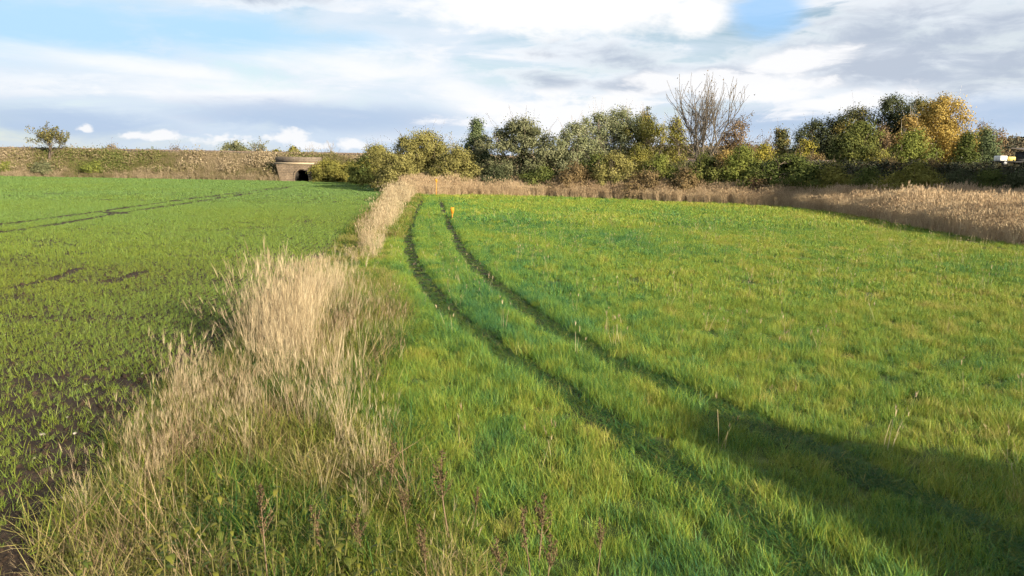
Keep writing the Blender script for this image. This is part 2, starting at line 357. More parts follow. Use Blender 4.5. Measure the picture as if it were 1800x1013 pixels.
for T in (T1, T2, T3):           # wheel ruts pressed into the meadow
    d = np.gradient(T, axis=0); d /= np.linalg.norm(d, axis=1)[:, None]; nrm = np.stack((-d[:, 1], d[:, 0]), 1)
    prof = [(-0.30, 0.0), (-0.2, 0.012), (0, 0.02), (0.2, 0.012), (0.30, 0.0)]
    V = np.stack([np.column_stack((T+nrm*o, meadz(*(T+nrm*o).T)+0.008+z+0.02*(vnoise(*(T*3).T, 5)-0.5))) for o, z in prof], 1)
    n, k = V.shape[:2]; i, j = np.meshgrid(np.arange(n-1), np.arange(k-1), indexing='ij')
    tag(MB().add(V.reshape(-1, 3), np.stack((i*k+j, i*k+j+1, (i+1)*k+j+1, (i+1)*k+j), -1).reshape(-1, 4)).build('wheel_track_path', M['track'], smooth=True), kind='structure')

# ------------------------------------------------------------------ grass blades and scattering
def blades(mb, n, rad, Ln, Wd, lean, bend, rng, segs=3, az=None, azs=None, base_z=0.0, wprof=(1, 0.85, 0.55, 0.06), cl=None):
    a0 = rng.uniform(0, 2*np.pi, n); r = rad*np.sqrt(rng.uniform(0, 1, n))
    P = np.stack((r*np.cos(a0), r*np.sin(a0), np.full(n, base_z)), 1)
    phi = rng.uniform(0, 2*np.pi, n) if az is None else rng.normal(az, azs, n)
    ln = rng.uniform(*Ln, n); th0 = rng.uniform(*lean, n); bd = rng.uniform(*bend, n); w = rng.uniform(*Wd, n)/2
    tw = phi+np.pi/2+rng.normal(0, 0.5, n)
    side = np.stack((np.cos(tw), np.sin(tw), np.zeros(n)), 1)
    rows = []; wp = np.interp(np.linspace(0, 1, segs+1), np.linspace(0, 1, len(wprof)), wprof)
    for k_ in range(segs+1):
        ww = (w*wp[k_])[:, None]
        rows += [P-side*ww, P+side*ww]
        th = th0+bd*(k_+0.5)/segs; s = (ln/segs)[:, None]
        P = P+s*np.stack((np.sin(th)*np.cos(phi), np.sin(th)*np.sin(phi), np.cos(th)), 1)
    V = np.stack(rows, 1); m_ = 2*(segs+1)
    b = (np.arange(n)*m_)[:, None]
    Fq = np.concatenate([np.stack((b[:, 0]+2*k_, b[:, 0]+2*k_+1, b[:, 0]+2*k_+3, b[:, 0]+2*k_+2), 1) for k_ in range(segs)])
    rr = rng.uniform(0, 1, n); r2 = rng.uniform(0, 1, n); c = np.full(n, 0.5) if cl is None else np.full(n, cl)
    lc = np.repeat(np.stack((c, rr, r2), 1), m_, 0)
    mb.add(V.reshape(-1, 3), Fq, lc)
    return P, phi
def leaves(mb, P, size, rng, nrm=None, bias=0.0, cl=0.5, asp=0.7):
    n = len(P); d = rng.normal(size=(n, 3))
    if nrm is not None: d = d/np.linalg.norm(d, axis=1)[:, None]+nrm*bias
    d /= np.linalg.norm(d, axis=1)[:, None]+1e-9
    a = np.cross(d, rng.normal(size=(n, 3))); a /= np.linalg.norm(a, axis=1)[:, None]+1e-9
    b = np.cross(d, a); s = (size*rng.uniform(0.6, 1.35, n))[:, None]
    V = np.stack((P-a*s*0.5, P+b*s*asp*0.5+d*s*0.08, P+a*s*0.5, P-b*s*asp*0.5+d*s*0.08), 1).reshape(-1, 3)
    Fq = np.arange(4*n).reshape(-1, 4)
    cl = np.broadcast_to(cl, (n,)); lc = np.repeat(np.stack((cl, rng.uniform(0, 1, n), rng.uniform(0, 1, n)), 1), 4, 0)
    mb.add(V, Fq, lc)

def scatter(name, label, cat, P, scl, tint, variants, tilt=0.0, rot=None, idx=None, rng=RNG, zs=None):
    n = len(P)
    me = bpy.data.meshes.new(name); me.vertices.add(n); me.vertices.foreach_set('co', np.asarray(P, np.float32).ravel())
    if rot is None: rot = np.stack((rng.normal(0, tilt, n), rng.normal(0, tilt, n), rng.uniform(0, 2*np.pi, n)), 1)
    scl = np.asarray(scl); zs = np.ones(n) if zs is None else zs
    def attr(nm, ty, key, v):
        a = me.attributes.new(nm, ty, 'POINT'); a.data.foreach_set(key, np.asarray(v).ravel())
    attr('rot', 'FLOAT_VECTOR', 'vector', rot.astype(np.float32))
    attr('scl', 'FLOAT_VECTOR', 'vector', np.stack((scl, scl, scl*zs), 1).astype(np.float32))
    attr('tint', 'FLOAT', 'value', np.broadcast_to(tint, (n,)).astype(np.float32))
    attr('idx', 'INT', 'value', (rng.integers(0, len(variants), n) if idx is None else idx).astype(np.int32))
    o = bpy.data.objects.new(name, me); C.objects.link(o); tag(o, label, cat, kind='stuff')
    g = bpy.data.node_groups.new(name+'_scatter', 'GeometryNodeTree')
    g.interface.new_socket('Geometry', in_out='INPUT', socket_type='NodeSocketGeometry'); g.interface.new_socket('Geometry', in_out='OUTPUT', socket_type='NodeSocketGeometry')
    N = g.nodes.new; L = g.links.new
    gi = N('NodeGroupInput'); go = N('NodeGroupOutput'); ip = N('GeometryNodeInstanceOnPoints'); jn = N('GeometryNodeJoinGeometry')
    for v in reversed(variants):
        oi = N('GeometryNodeObjectInfo'); oi.inputs['Object'].default_value = v; oi.inputs['As Instance'].default_value = True; L(oi.outputs['Geometry'], jn.inputs[0])
    def na(nm, ty):
        x = N('GeometryNodeInputNamedAttribute'); x.data_type = ty; x.inputs['Name'].default_value = nm; return x.outputs[0]
    L(gi.outputs[0], ip.inputs['Points']); L(jn.outputs[0], ip.inputs['Instance']); ip.inputs['Pick Instance'].default_value = True
    L(na('idx', 'INT'), ip.inputs['Instance Index']); L(na('scl', 'FLOAT_VECTOR'), ip.inputs['Scale'])
    er = N('FunctionNodeEulerToRotation'); L(na('rot', 'FLOAT_VECTOR'), er.inputs[0]); L(er.outputs[0], ip.inputs['Rotation'])
    L(ip.outputs[0], go.inputs[0])
    md = o.modifiers.new('scatter', 'NODES'); md.node_group = g
    return o
def rand_in(x0, x1, y0, y1, dens, rng):
    n = int((x1-x0)*(y1-y0)*dens); return rng.uniform(x0, x1, n), rng.uniform(y0, y1, n)
def inview(x, y, m=3.0): return np.abs(x) < 0.70*y+m

GR = [(0.034, 0.118, 0.046), (0.098, 0.208, 0.038), (0.192, 0.260, 0.030), (0.275, 0.278, 0.042), (0.36, 0.30, 0.10)]
M['grass'] = leafmat('meadow_grass_blades', GR, 0.2, 0.5, True, 0.5)
STRAW = [(0.20, 0.14, 0.08), (0.32, 0.24, 0.14), (0.42, 0.335, 0.205), (0.52, 0.43, 0.28)]
M['straw'] = leafmat('straw_stalks', STRAW, 0.2, 0.6, True, 0.5)
M['reed'] = leafmat('reed_stalks', [(0.29, 0.20, 0.125), (0.40, 0.295, 0.185), (0.51, 0.39, 0.25), (0.58, 0.46, 0.30)], 0.2, 0.6, True, 0.5, spec=0.1)
M['verge'] = leafmat('verge_grass_blades', [(0.02, 0.08, 0.02), (0.07, 0.14, 0.018), (0.16, 0.19, 0.024), (0.25, 0.22, 0.06), (0.34, 0.27, 0.13)], 0.3, 0.55, True, 0.6)
M['wheat'] = leafmat('seedling_blades', [(0.128, 0.218, 0.060), (0.148, 0.212, 0.036), (0.188, 0.215, 0.028)], 0.3, 0.5, True, 0.5)
M['scrub'] = leafmat('scrub_leaves', [(0.11, 0.13, 0.04), (0.17, 0.155, 0.065), (0.21, 0.17, 0.10), (0.27, 0.215, 0.14), (0.36, 0.29, 0.19)], 0.2, 0.6, True, 0.5, spec=0.1)
M['deadlit'] = leafmat('dead_stems', [(0.07, 0.045, 0.028), (0.14, 0.095, 0.055), (0.23, 0.165, 0.09), (0.33, 0.25, 0.14)], 0.1, 0.7, True, 0.6)

def gtuft(seed, n, rad, Ln, Wd, mat, lean=(0.02, 0.5), bend=(0.2, 1.3), segs=3):
    mb = MB(); blades(mb, n, rad, Ln, Wd, lean, bend, np.random.default_rng(seed), segs)
    return mb.build('tuft', mat, link=False)
# meadow
rng = np.random.default_rng(11)
near = [gtuft(s, 90, 0.21, (0.08, 0.34), (0.005, 0.010), M['grass']) for s in range(8)]
mid = [gtuft(30+s, 64, 0.36, (0.12, 0.34), (0.012, 0.022), M['grass'], segs=2) for s in range(6)]
far = [gtuft(60+s, 70, 0.7, (0.12, 0.34), (0.025, 0.05), M['grass'], segs=2) for s in range(6)]
def meadow_pts(y0, y1, dens):
    x, y = rand_in(-18, 0.7*y1+4, y0, y1, dens, rng)
    k_ = inview(x, y) & (x > stripR(y)-0.8)
    x, y = x[k_], y[k_]; k_ = ~inpoly(x, y, REED); x, y = x[k_], y[k_]
    d = np.minimum(polydist(x, y, T1[::3]), polydist(x, y, T2[::3])); d3 = polydist(x, y, T3[::3])
    return x, y, d, d3
def meadow_scatter(name, label, y0, y1, dens, vs, s0, rad, dlim=99.0, dmin=0.0):
    x, y, d, d3 = meadow_pts(y0, y1, dens); k_ = (d < dlim); x, y, d, d3 = x[k_], y[k_], d[k_], d3[k_]
    wr = np.interp(y, [8, 13], [0.17, 0.29])+0.08*(vnoise(x*1.2, y*1.2, 77)-0.5)+0.72*rad
    k_ = ((d > wr) | (rng.uniform(0, 1, len(x)) < 0.05)) & ((d3 > 0.3) | (rng.uniform(0, 1, len(x)) < 0.3)); x, y, d = x[k_], y[k_], d[k_]
    clump = 0.6*fbm(x*0.9, y*0.9, 41)+0.4*fbm(x*2.3, y*2.3, 43, 2); pat = fbm(x*0.16, y*0.10, 50, 3); fine_ = fbm(x*2.6, y*2.6, 45, 3)
    gx = np.clip((x-2-0.05*y)/16, 0, 1)
    tint = 0.29+0.40*(pat-0.5)*2*0.7+0.56*(fine_-0.5)+0.17*gx+0.20*np.clip((y-55)/40, 0, 1)+rng.normal(0, 0.07, len(x))
    edge = np.clip(1-(x-stripR(y))/1.6, 0, 1); tint += 0.18*edge+0.22*(fbm(x*1.6+9, y*1.3, 48, 3) > 0.66)
    sc = s0*(0.45+1.08*clump)*rng.uniform(0.8, 1.2, len(x)); sc = np.where(d < 0.27, sc*0.4, sc)
    tint = np.where(d < 0.27, 0.3, tint); sc = np.where((d > 0.27) & (d < 0.8), sc*1.06, sc)
    return scatter(name, label, 'grass', np.stack((x, y, meadz(x, y)-0.01), 1), sc, np.clip(tint, 0.0, 0.95), vs, 0.14, rng=rng)
meadow_scatter('meadow_grass', 'long lush green meadow grass between the wheel tracks and the verge', 3.5, 22, 38, near, 0.74, 0.17)
meadow_scatter('meadow_grass', 'green meadow grass in the middle of the right field', 22, 50, 16, mid, 0.7, 0.30)
meadow_scatter('meadow_grass', 'yellow green meadow grass reaching the reed belt', 50, 100, 6.5, far, 0.85, 0.6)
meadow_scatter('meadow_grass', 'tufted grass lining both wheel ruts', 12, 95, 30, near, 0.9, 0.14, 1.0)
# dry seed stalks sticking out of the meadow
def stalk(seed, n, rad, Ln, plume, lean=(0.0, 0.22), wd=(0.006, 0.009), mat=None, leaf=0, pw=0.016):
    r = np.random.default_rng(seed); mb = MB()
    tip, phi = blades(mb, n, rad, Ln, wd, lean, (0.05, 0.35), r, 3, wprof=(1, 0.9, 0.8, 0.6))
    if plume:
        for q in range(n):
            pl = plume*r.uniform(0.7, 1.4); k_ = 5
            sub = MB(); blades(sub, k_, pw*0.35, (pl*0.5, pl), (pw*0.35, pw*0.7), (0.0, 0.35), (0.0, 0.5), r, 2, phi[q], 0.9, wprof=(0.5, 1, 0.1), cl=0.8)
            mb.add(sub.v[0]+tip[q]-np.array((0, 0, pl*0.45)), sub.f[0], sub.c[0])
    if leaf: blades(mb, leaf, rad*1.2, (Ln[0]*0.35, Ln[0]*0.8), (wd[0]*1.2, wd[1]*1.6), (0.1, 0.7), (0.4, 1.7), r, 3, cl=0.3)
    return mb.build('stalks', mat or M['straw'], link=False)
seed1 = [stalk(100+s, 3, 0.1, (0.35, 0.6), 0.10, (0.0, 0.3), (0.004, 0.007)) for s in range(5)]
x, y, d, d3 = meadow_pts(5, 60, 0.3); k_ = d > 0.35
scatter('meadow_seed_stalks', 'scattered pale dry seed stalks standing in the meadow grass', 'dry grass', np.stack((x, y, meadz(x, y)), 1)[k_], rng.uniform(0.7, 1.2, k_.sum()), rng.uniform(0.3, 0.9, k_.sum()), seed1, 0.1, rng=rng)
# flattened blades lying in the ruts, tinted dark to imitate shade there
flat = [gtuft(130+s, 14, 0.18, (0.10, 0.24), (0.006, 0.012), M['verge'], (0.9, 1.45), (0.1, 0.4), 2) for s in range(4)]
P = []
for T in (T1, T2):
    t = rng.integers(0, len(T), 4200); P.append(T[t]+rng.normal(0, 0.13, (4200, 2)))
P = np.concatenate(P); P = P[P[:, 1] < 60]
scatter('flattened_rut_grass', 'flattened grass pressed into the wheel ruts, tinted dark like shade', 'grass', np.column_stack((P, meadz(*P.T)+0.02)), rng.uniform(0.7, 1.3, len(P)), np.clip(rng.normal(0.14, 0.18, len(P)), 0, 1), flat, 0.1, rng=rng)

# wheat seedlings in drill rows along the verge
rng = np.random.default_rng(12)
w1 = [gtuft(200+s, 7, 0.035, (0.07, 0.16), (0.005, 0.009), M['wheat'], (0.05, 0.6), (0.2, 1.3), 2) for s in range(6)]
w2 = [gtuft(220+s, 9, 0.10, (0.08, 0.16), (0.011, 0.02), M['wheat'], (0.05, 0.6), (0.2, 1.2), 2) for s in range(6)]
w3 = [gtuft(240+s, 24, 0.40, (0.09, 0.16), (0.03, 0.06), M['wheat'], (0.1, 0.8), (0.2, 1.0), 2) for s in range(6)]
def wheat(name, label, y0, y1, row, along, vs, jit, s0):
    ub = 0.7*y1-4 + 8
    u = np.arange(0.55, ub, row); v = np.arange(y0, y1, along)
    U, V = np.meshgrid(u, v); U = U.ravel(); V = V.ravel()
    U = U+rng.normal(0, jit, len(U)); V = V+rng.uniform(-along, along, len(V))*0.7
    X = stripL(V)-U; k_ = inview(X, V) & (V < TOE0(X)-1.5); X, V, U = X[k_], V[k_], U[k_]
    dn = fbm(X*0.7, V*0.7, 61); pr = np.clip(0.72+1.2*(dn-0.45), 0.25, 1)*np.clip(0.85+(np.hypot(X, V)-8)/16, 0, 1)
    edge = np.clip((U-0.5)/0.8, 0, 1); pr *= 0.4+0.6*edge
    for T in TRAM: pr = np.where(polydist(X, V, T) < 0.28+V*0.002, pr*0.06, pr)
    for T, w in BARE: pr = np.where(polydist(X, V, T) < w, 0.04, pr)
    gap = fbm(X*0.25+3, V*1.3, 71, 3); pr = np.where(gap > 0.80, pr*0.35, pr)
    k_ = rng.uniform(0, 1, len(X)) < pr; X, V = X[k_], V[k_]
    tint = 0.5+0.7*(fbm(X*0.06, V*0.05, 81, 3)-0.5)+0.25*np.clip((-X-0.25*V)/20, 0, 1)*np.clip(1-V/120, 0, 1)-0.4*np.clip((V-25)/60, 0, 1)+0.15*np.clip((20-V)/10, 0, 1)+rng.normal(0, 0.1, len(X))
    return scatter(name, label, 'crop', np.stack((X, V, soilz(X, V)-0.005), 1), s0*rng.uniform(0.65, 1.3, len(X)), np.clip(tint, 0, 1), vs, 0.12, rng=rng)
wheat('wheat_seedlings', 'young green cereal seedlings with bare soil showing in the near left field', 5, 30, 0.19, 0.052, w1, 0.026, 1.15)
wheat('wheat_seedlings', 'young cereal crop in drill rows halfway down the left field', 30, 72, 0.29, 0.075, w2, 0.02, 1.12)
wheat('wheat_seedlings', 'smooth bright green cereal crop in front of the railway embankment', 72, 165, 0.5, 0.5, w3, 0.15, 1.15)
# clods
def lump(seed, r):
    rg = np.random.default_rng(seed); th = np.linspace(0, np.pi, 5)[1:-1]; ph = np.arange(7)*2*np.pi/7
    V = [(0, 0, 1)]+[(math.sin(t)*math.cos(p), math.sin(t)*math.sin(p), math.cos(t)) for t in th for p in ph]+[(0, 0, -1)]
    V = np.array(V)*rg.uniform(0.65, 1.2, (len(V), 1))*np.array((1.2, 0.9, 0.65))*r; Fq = []
    for a in range(2):
        Fq += [(1+a*7+b, 1+a*7+(b+1) % 7, 8+a*7+(b+1) % 7, 8+a*7+b) for b in range(7)]
    mb = MB(); mb.add(V, [(a, b, c, d) for a, d, c, b in Fq]); n0 = len(V)-1
    mb.f.append(np.array([(0, 1+b, 1+(b+1) % 7) for b in range(7)])); mb.f.append(np.array([(n0, 15+(b+1) % 7, 15+b) for b in range(7)]))
    return mb
clods = [lump(s, 0.035).build('clod_shape', M['soil'], link=False, smooth=False) for s in range(5)]
x, y = rand_in(-24, -3, 5, 28, 26, rng); k_ = inview(x, y) & (x < stripL(y)-0.1); x, y = x[k_], y[k_]
scatter('soil_clods', 'loose dark soil clods between the seedlings', 'soil', np.stack((x, y, soilz(x, y)+0.005), 1), rng.lognormal(-0.3, 0.5, len(x)).clip(0.3, 2.2), 0.5, clods, 0.6, rng=rng)

# verge: green base grass, tall straw, dead litter
rng = np.random.default_rng(13)
vg = [gtuft(300+s, 85, 0.30, (0.20, 0.60), (0.006, 0.012), M['verge'], (0.05, 0.8), (0.3, 1.7)) for s in range(7)]
vgf = [gtuft(320+s, 40, 0.35, (0.25, 0.65), (0.018, 0.035), M['verge'], (0.05, 0.7), (0.3, 1.5), 2) for s in range(5)]
def verge_pts(y0, y1, dens, m=0.0):
    x, y = rand_in(-20, 2, y0, y1, dens, rng); k_ = (x > stripL(y)+0.1-m+0.5*(vnoise(y*0.8, y*0, 5)-0.5)) & (x < stripR(y)+m); return x[k_], y[k_]
def lowgap(y): return np.interp(y, [0, 24, 28, 37, 42, 200], [1, 1, 0.25, 0.25, 1, 1])
for nm, lb, y0, y1, dn, vs in (('verge_grass', 'rank green and yellow grass tangled along the near verge', 2.8, 26, 19, vg), ('verge_grass', 'rank yellowish grass of the far verge beside the crop', 26, 108, 16, vgf)):
    x, y = verge_pts(y0, y1, dn, 0.25 if y0 < 20 else 0.7); t = (x-stripL(y))/(stripR(y)-stripL(y))
    tint = 0.42+1.0*(fbm(x*0.8, y*0.8, 91)-0.5)+0.25*(fbm(x*3, y*3, 92)-0.5)+rng.normal(0, 0.12, len(x))+0.1*np.clip((y-20)/20, 0, 1)+(0.14+rng.normal(0, 0.14, len(x)))*np.clip((10.5-y)/2, 0, 1)
    scatter(nm, lb, 'grass', np.stack((x, y, y*0-0.01), 1), (0.65+0.6*fbm(x*1.1, y*1.1, 95))*lowgap(y)**0.6*rng.uniform(0.75, 1.2, len(x)), np.clip(tint, 0, 1), vs, 0.2, rng=rng)
x, y = verge_pts(7, 26, 26, 0.0); t = x-stripL(y); hb = np.interp(y, [7, 8.5, 9.2, 10.3, 11.5, 13, 14.5, 17, 20, 26], [0.5, 0.9, 0.6, 1.0, 0.8, 1.1, 1.4, 1.6, 1.2, 0.8])
k_ = (t < 1.4) & (rng.uniform(0, 1, len(x)) < hb*0.75); x, y, hb = x[k_], y[k_], hb[k_]
scatter('verge_grass', 'tall leaning grass along the crop edge of the verge casting dark shade', 'grass', np.stack((x, y, y*0-0.01), 1), hb*rng.uniform(0.75, 1.1, len(x)), np.clip(rng.normal(0.5, 0.25, len(x)), 0, 1), vg, 0.15, rng=rng)
tall = [stalk(340+s, 14, 0.11, (0.6, 1.4), 0.30, (0.0, 0.24), (0.004, 0.0075), leaf=18, pw=0.0085) for s in range(8)]
tallf = [stalk(360+s, 22, 0.30, (0.8, 1.4), 0.22, (0.0, 0.22), (0.016, 0.026), leaf=20, pw=0.03) for s in range(6)]
# straw thickets where the photograph has them
spots = [(505, 640, .55, 1.15), (520, 690, .5, 1.1), (532, 745, .42, 1.1), (545, 800, .45, 1.0), (600, 550, .6, .9), (560, 575, .6, .95), (650, 550, .4, .65), (620, 610, .4, .6), (590, 700, .35, .8), (585, 770, .35, .8), (640, 700, .2, .55), (610, 850, .35, .65), (440, 750, .35, .65), (370, 760, .25, .6), (345, 740, .2, .7), (480, 830, .4, .65), (560, 880, .3, .6), (640, 920, .25, .5), (215, 900, .22, .5), (150, 930, .22, .5), (690, 600, .4, .65), (575, 650, .5, .9)]
P, sc = [], []
def bundle(c, h, n):
    P.append(np.asarray(c)+rng.normal(0, 0.09, (n, 2))); sc.append(h*rng.uniform(0.75, 1.1, n))
for px, py, r, h in spots:
    for q in range(max(1, int(2.6*r/0.4))): bundle(np.array(G(px, py))+rng.normal(0, r*0.6, 2), h*rng.uniform(0.7, 1.1), rng.integers(1, 4))
for gy in np.arange(8.2, 24, 0.23):      # the crest along the crop edge
    hb = np.interp(gy, [8, 9, 9.8, 10.8, 12, 13, 15, 17.5, 20, 24], [0.45, 0.6, 0.4, 0.6, 0.5, 0.65, 1.0, 1.08, 0.85, 0.6])
    if rng.uniform() < 0.75: bundle((stripL(gy)+rng.uniform(0.2, 1.1)+np.interp(gy, [8, 11, 13, 16, 19, 24], [0.1, 0.3, 0.7, 0.8, 0.45, 0.5]), gy), hb*rng.uniform(0.75, 1.05), rng.integers(2, 5))
for c, n, h in (((-4.75, 15.2), 9, 1.15), ((-5.0, 16.4), 9, 1.1), ((-4.6, 14.4), 7, 1.1), ((-5.2, 11.6), 6, 0.7), ((-4.9, 9.6), 5, 0.55)):   # dense bunches that shade the crop
    for q in range(n): bundle(np.array(c)+rng.normal(0, 0.28, 2), h*rng.uniform(0.8, 1.05), 3)
P = np.concatenate(P); sc = np.concatenate(sc)
k_ = (P[:, 0] > stripL(P[:, 1])+0.05) & (P[:, 0] < stripR(P[:, 1])+0.4); P, sc = P[k_], sc[k_]
wind = np.stack((rng.normal(-0.05, 0.1, len(P)), rng.normal(0.06, 0.13, len(P)), rng.uniform(0, 6.28, len(P))), 1)
scatter('tall_dry_grass', 'tall pale straw coloured grass with feathery tips in the near verge', 'dry grass', np.column_stack((P, P[:, 0]*0)), sc, np.clip(rng.normal(0.62, 0.2, len(P)), 0, 1), tall, rot=wind, rng=rng)
x, y = verge_pts(3, 24, 1.8); k_ = fbm(x*1.2, y*1.2, 98) > 0.50+0.08*(y < 11); x, y = x[k_], y[k_]
scatter('short_dry_grass', 'short bent straw and dead stems mixed through the near verge', 'dry grass', np.stack((x, y, y*0), 1), rng.uniform(0.3, 0.62, len(x)), rng.uniform(0, 0.9, len(x)), tall, 0.28, rng=rng)
litter = []
for s_ in range(5):
    mb = MB(); rg = np.random.default_rng(380+s_); blades(mb, 26, 0.3, (0.25, 0.7), (0.005, 0.010), (0.3, 1.4), (-0.5, 0.8), rg, 3, base_z=0.1); blades(mb, 14, 0.25, (0.5, 0.9), (0.006, 0.010), (0.0, 0.6), (0.0, 0.5), rg, 3); litter.append(mb.build('litter', M['deadlit'], link=False))
x, y = verge_pts(2.8, 24, 7.0); k_ = fbm(x*0.9+7, y*0.9, 101) > 0.50-0.04*(y < 9.5); x, y = x[k_], y[k_]
scatter('dead_stem_litter', 'tangled brown dead stems and bent straw through the foreground verge', 'dry grass', np.stack((x, y, y*0), 1), rng.uniform(0.7, 1.2, len(x)), np.clip(rng.normal(0.45, 0.25, len(x)), 0, 1), litter, 0.25, rng=rng)
x, y = verge_pts(30, 110, 5.0); q_ = fbm(x*0.5, y*0.35, 99); k_ = (q_ > np.interp(y, [30, 38, 46, 60], [0.62, 0.56, 0.47, 0.42])); x, y, q_ = x[k_], y[k_], q_[k_]
scatter('tall_dry_grass', 'pale dry grass lining the far verge up to the reeds', 'dry grass', np.stack((x, y, y*0), 1), rng.uniform(0.42, 0.85, len(x))*(0.55+0.8*q_)*np.interp(y, [30, 48, 66], [0.45, 0.9, 1.0])*rng.choice([0.7, 1.0, 1.25], len(x)), np.clip(rng.normal(0.6, 0.22, len(x)), 0, 1), tallf, 0.08, rng=rng)

# reed belt
rng = np.random.default_rng(14)
reeds = [stalk(400+s, 20, 0.42, (1.2, 2.0), 0.30, (0.0, 0.2), (0.02, 0.035), M['reed'], 16, 0.05) for s in range(8)]
x, y = rand_in(-18, 66, 28, 114, 10, rng); k_ = inpoly(x, y, REED) & (x < 0.70*y+8); x, y = x[k_], y[k_]
pat = fbm(x*0.2, y*0.2, 111); tint = 0.5+0.7*(pat-0.5)+rng.normal(0, 0.15, len(x))
rs = (0.72+0.5*fbm(x*0.35, y*0.35, 112))*rng.uniform(0.85, 1.1, len(x))
fd = polydist(x, y, REEDF); rs *= (0.45+0.47*np.clip(fd/5, 0, 1)**0.7)*(0.8+0.4*fbm(x*0.9, y*0.9, 115))
scatter('reed_belt', 'belt of tan dry reeds across the far side of the meadow', 'reeds', np.stack((x, y, y*0), 1), rs, np.clip(tint, 0, 1), reeds, 0.09, rng=rng)

# ------------------------------------------------------------------ railway embankment, track, culvert
rng = np.random.default_rng(15)
def bank_z(X, f, h):            # f: metres behind the toe
    return np.interp(f, [-3, 0, 0.8, 10, 18.5, 30], [-0.1, 0.05, 0.5, 1.0, 1.0, -0.1])*np.where((f > 0.8) & (f < 18.6), h, 1)
def rail_h(X): return 5.5-0.0045*(X+30)
def bankmesh(xs, fs, toe, hf, seed, amp):
    X, Fv = np.meshgrid(xs, fs, indexing='ij'); h = hf(X)
    Z = np.interp(Fv, [-3, 0, 10, 18.5, 30], [0, 0, 1, 1, 0])*h+np.where((Fv > 0) & (Fv < 10), amp*(fbm(X*0.35, Fv*0.35, seed)-0.5), 0)-0.05
    n, k = X.shape; i, j = np.meshgrid(np.arange(n-1), np.arange(k-1), indexing='ij')
    return np.stack((X, toe(X)+Fv, Z), -1), np.stack((i*k+j, (i+1)*k+j, (i+1)*k+j+1, i*k+j+1), -1)
AX = at(526.5, 305, 154).item(0); AY = TOE0(AX)       # culvert axis
xs = np.unique(np.concatenate((np.arange(-230, 60, 2.0), [AX-1.5, AX+1.5]))); xs = xs[(np.abs(xs-AX) >= 1.49)]
fs = np.array([-3, 0, 1.5, 3, 4.5, 6, 7.5, 9, 10, 14, 18.5, 24, 30])
V, Fq = bankmesh(xs, fs, TOE0, rail_h, 3, 0.8)
cx = (V[:-1, :-1, 0]+V[1:, :-1, 0])/2; fi = np.arange(len(fs)-1)[None, :]
keep = ~((np.abs(cx-AX) < 1.0) & (fi >= 0) & (fi < 4))
emb = tag(MB().add(V.reshape(-1, 3), Fq[keep]).build('railway_embankment_terrain', M['bank'], smooth=True), kind='structure')
# track on top
ang = math.atan(-0.12); tr = empty('railway_track', (0, 0, 0)); tag(tr, 'dark railway track running along the top of the grassy embankment', 'railway track')
def strip_along(mb, f0, w, z0, hgt, x0=-228, x1=58, n=60):
    X = np.linspace(x0, x1, n); pr = [(-w/2, 0), (-w/2*0.8, hgt), (w/2*0.8, hgt), (w/2, 0)]
    V = np.stack([np.stack((X, TOE0(X)+f0+o, rail_h(X)+z0+z), 1) for o, z in pr], 1)
    n, k = V.shape[:2]; i, j = np.meshgrid(np.arange(n-1), np.arange(k-1), indexing='ij')
    return mb.add(V.reshape(-1, 3), np.stack((i*k+j, (i+1)*k+j, (i+1)*k+j+1, i*k+j+1), -1).reshape(-1, 4))
strip_along(MB(), 13, 4.6, -0.08, 0.42).build('ballast_bed', M['ballast'], tr)
sl_mb = MB()
for X in np.arange(-220, 50, 0.9): sl_mb.box((X, TOE0(X)+13, rail_h(X)+0.37), (0.24, 2.5, 0.14), ang)
tag(sl_mb.build('sleepers', M['concrete'], tr), kind='stuff')
for o in (-0.75, 0.75): strip_along(MB(), 13+o, 0.09, 0.42, 0.16).build('rail', M['steel'], tr)

# culvert: everything in local coordinates, x along the wall, y into the bank
cv = empty('stone_culvert', (AX, AY-0.25, 0), ang)
tag(cv, 'sandstone culvert with a dark arched opening in the railway embankment', 'culvert')
def Lx(px, py=300): return (at(px, py, AY)[0]-AX)
x0, x1 = Lx(483), Lx(566); rr, sp_ = 1.42, 1.0
zc = at(526, 289, AY)[2]; zp = at(526, 276, AY)[2]
th = np.linspace(math.pi, 0, 15); arc = [(rr*math.cos(t), sp_+rr*math.sin(t)) for t in th]
inner = [(-rr, -0.1)]+arc+[(rr, -0.1)]
mb = MB()                       # front wall with the arch cut out, battered left edge
def wl(z): return x0+0.9+(x0+0.1-x0-0.9)*(z/zc)
top = [(px_, zc) for px_ in np.linspace(wl(zc), x1, len(arc))]
V = []; Fw = []
for (ax, az_), (bx, bz) in zip(arc, top): V += [(ax, 0, az_), (bx, 0, bz)]
for k_ in range(len(arc)-1): Fw.append((2*k_, 2*k_+2, 2*k_+3, 2*k_+1))
b = len(V); V += [(-rr, 0, -0.1), (wl(0), 0, -0.1), (rr, 0, -0.1), (x1, 0, -0.1)]
Fw += [(b+1, b, 0, 1), (b+2, b+3, 2*len(arc)-1, 2*len(arc)-2)]
mb.add(V, Fw); mb.add(np.array(V)+(0, 0.9, 0), [f[::-1] for f in Fw])
mb.add([(wl(0), 0, -.1), (wl(zc), 0, zc), (wl(zc), 0.9, zc), (wl(0), .9, -.1)], [(0, 1, 2, 3)]); mb.add([(wl(zc), 0, zc), (x1, 0, zc), (x1, 6, zc), (wl(zc), 6, zc)], [(0, 1, 2, 3)])
mb.build('front_wall', M['stone'], cv)
ring = []
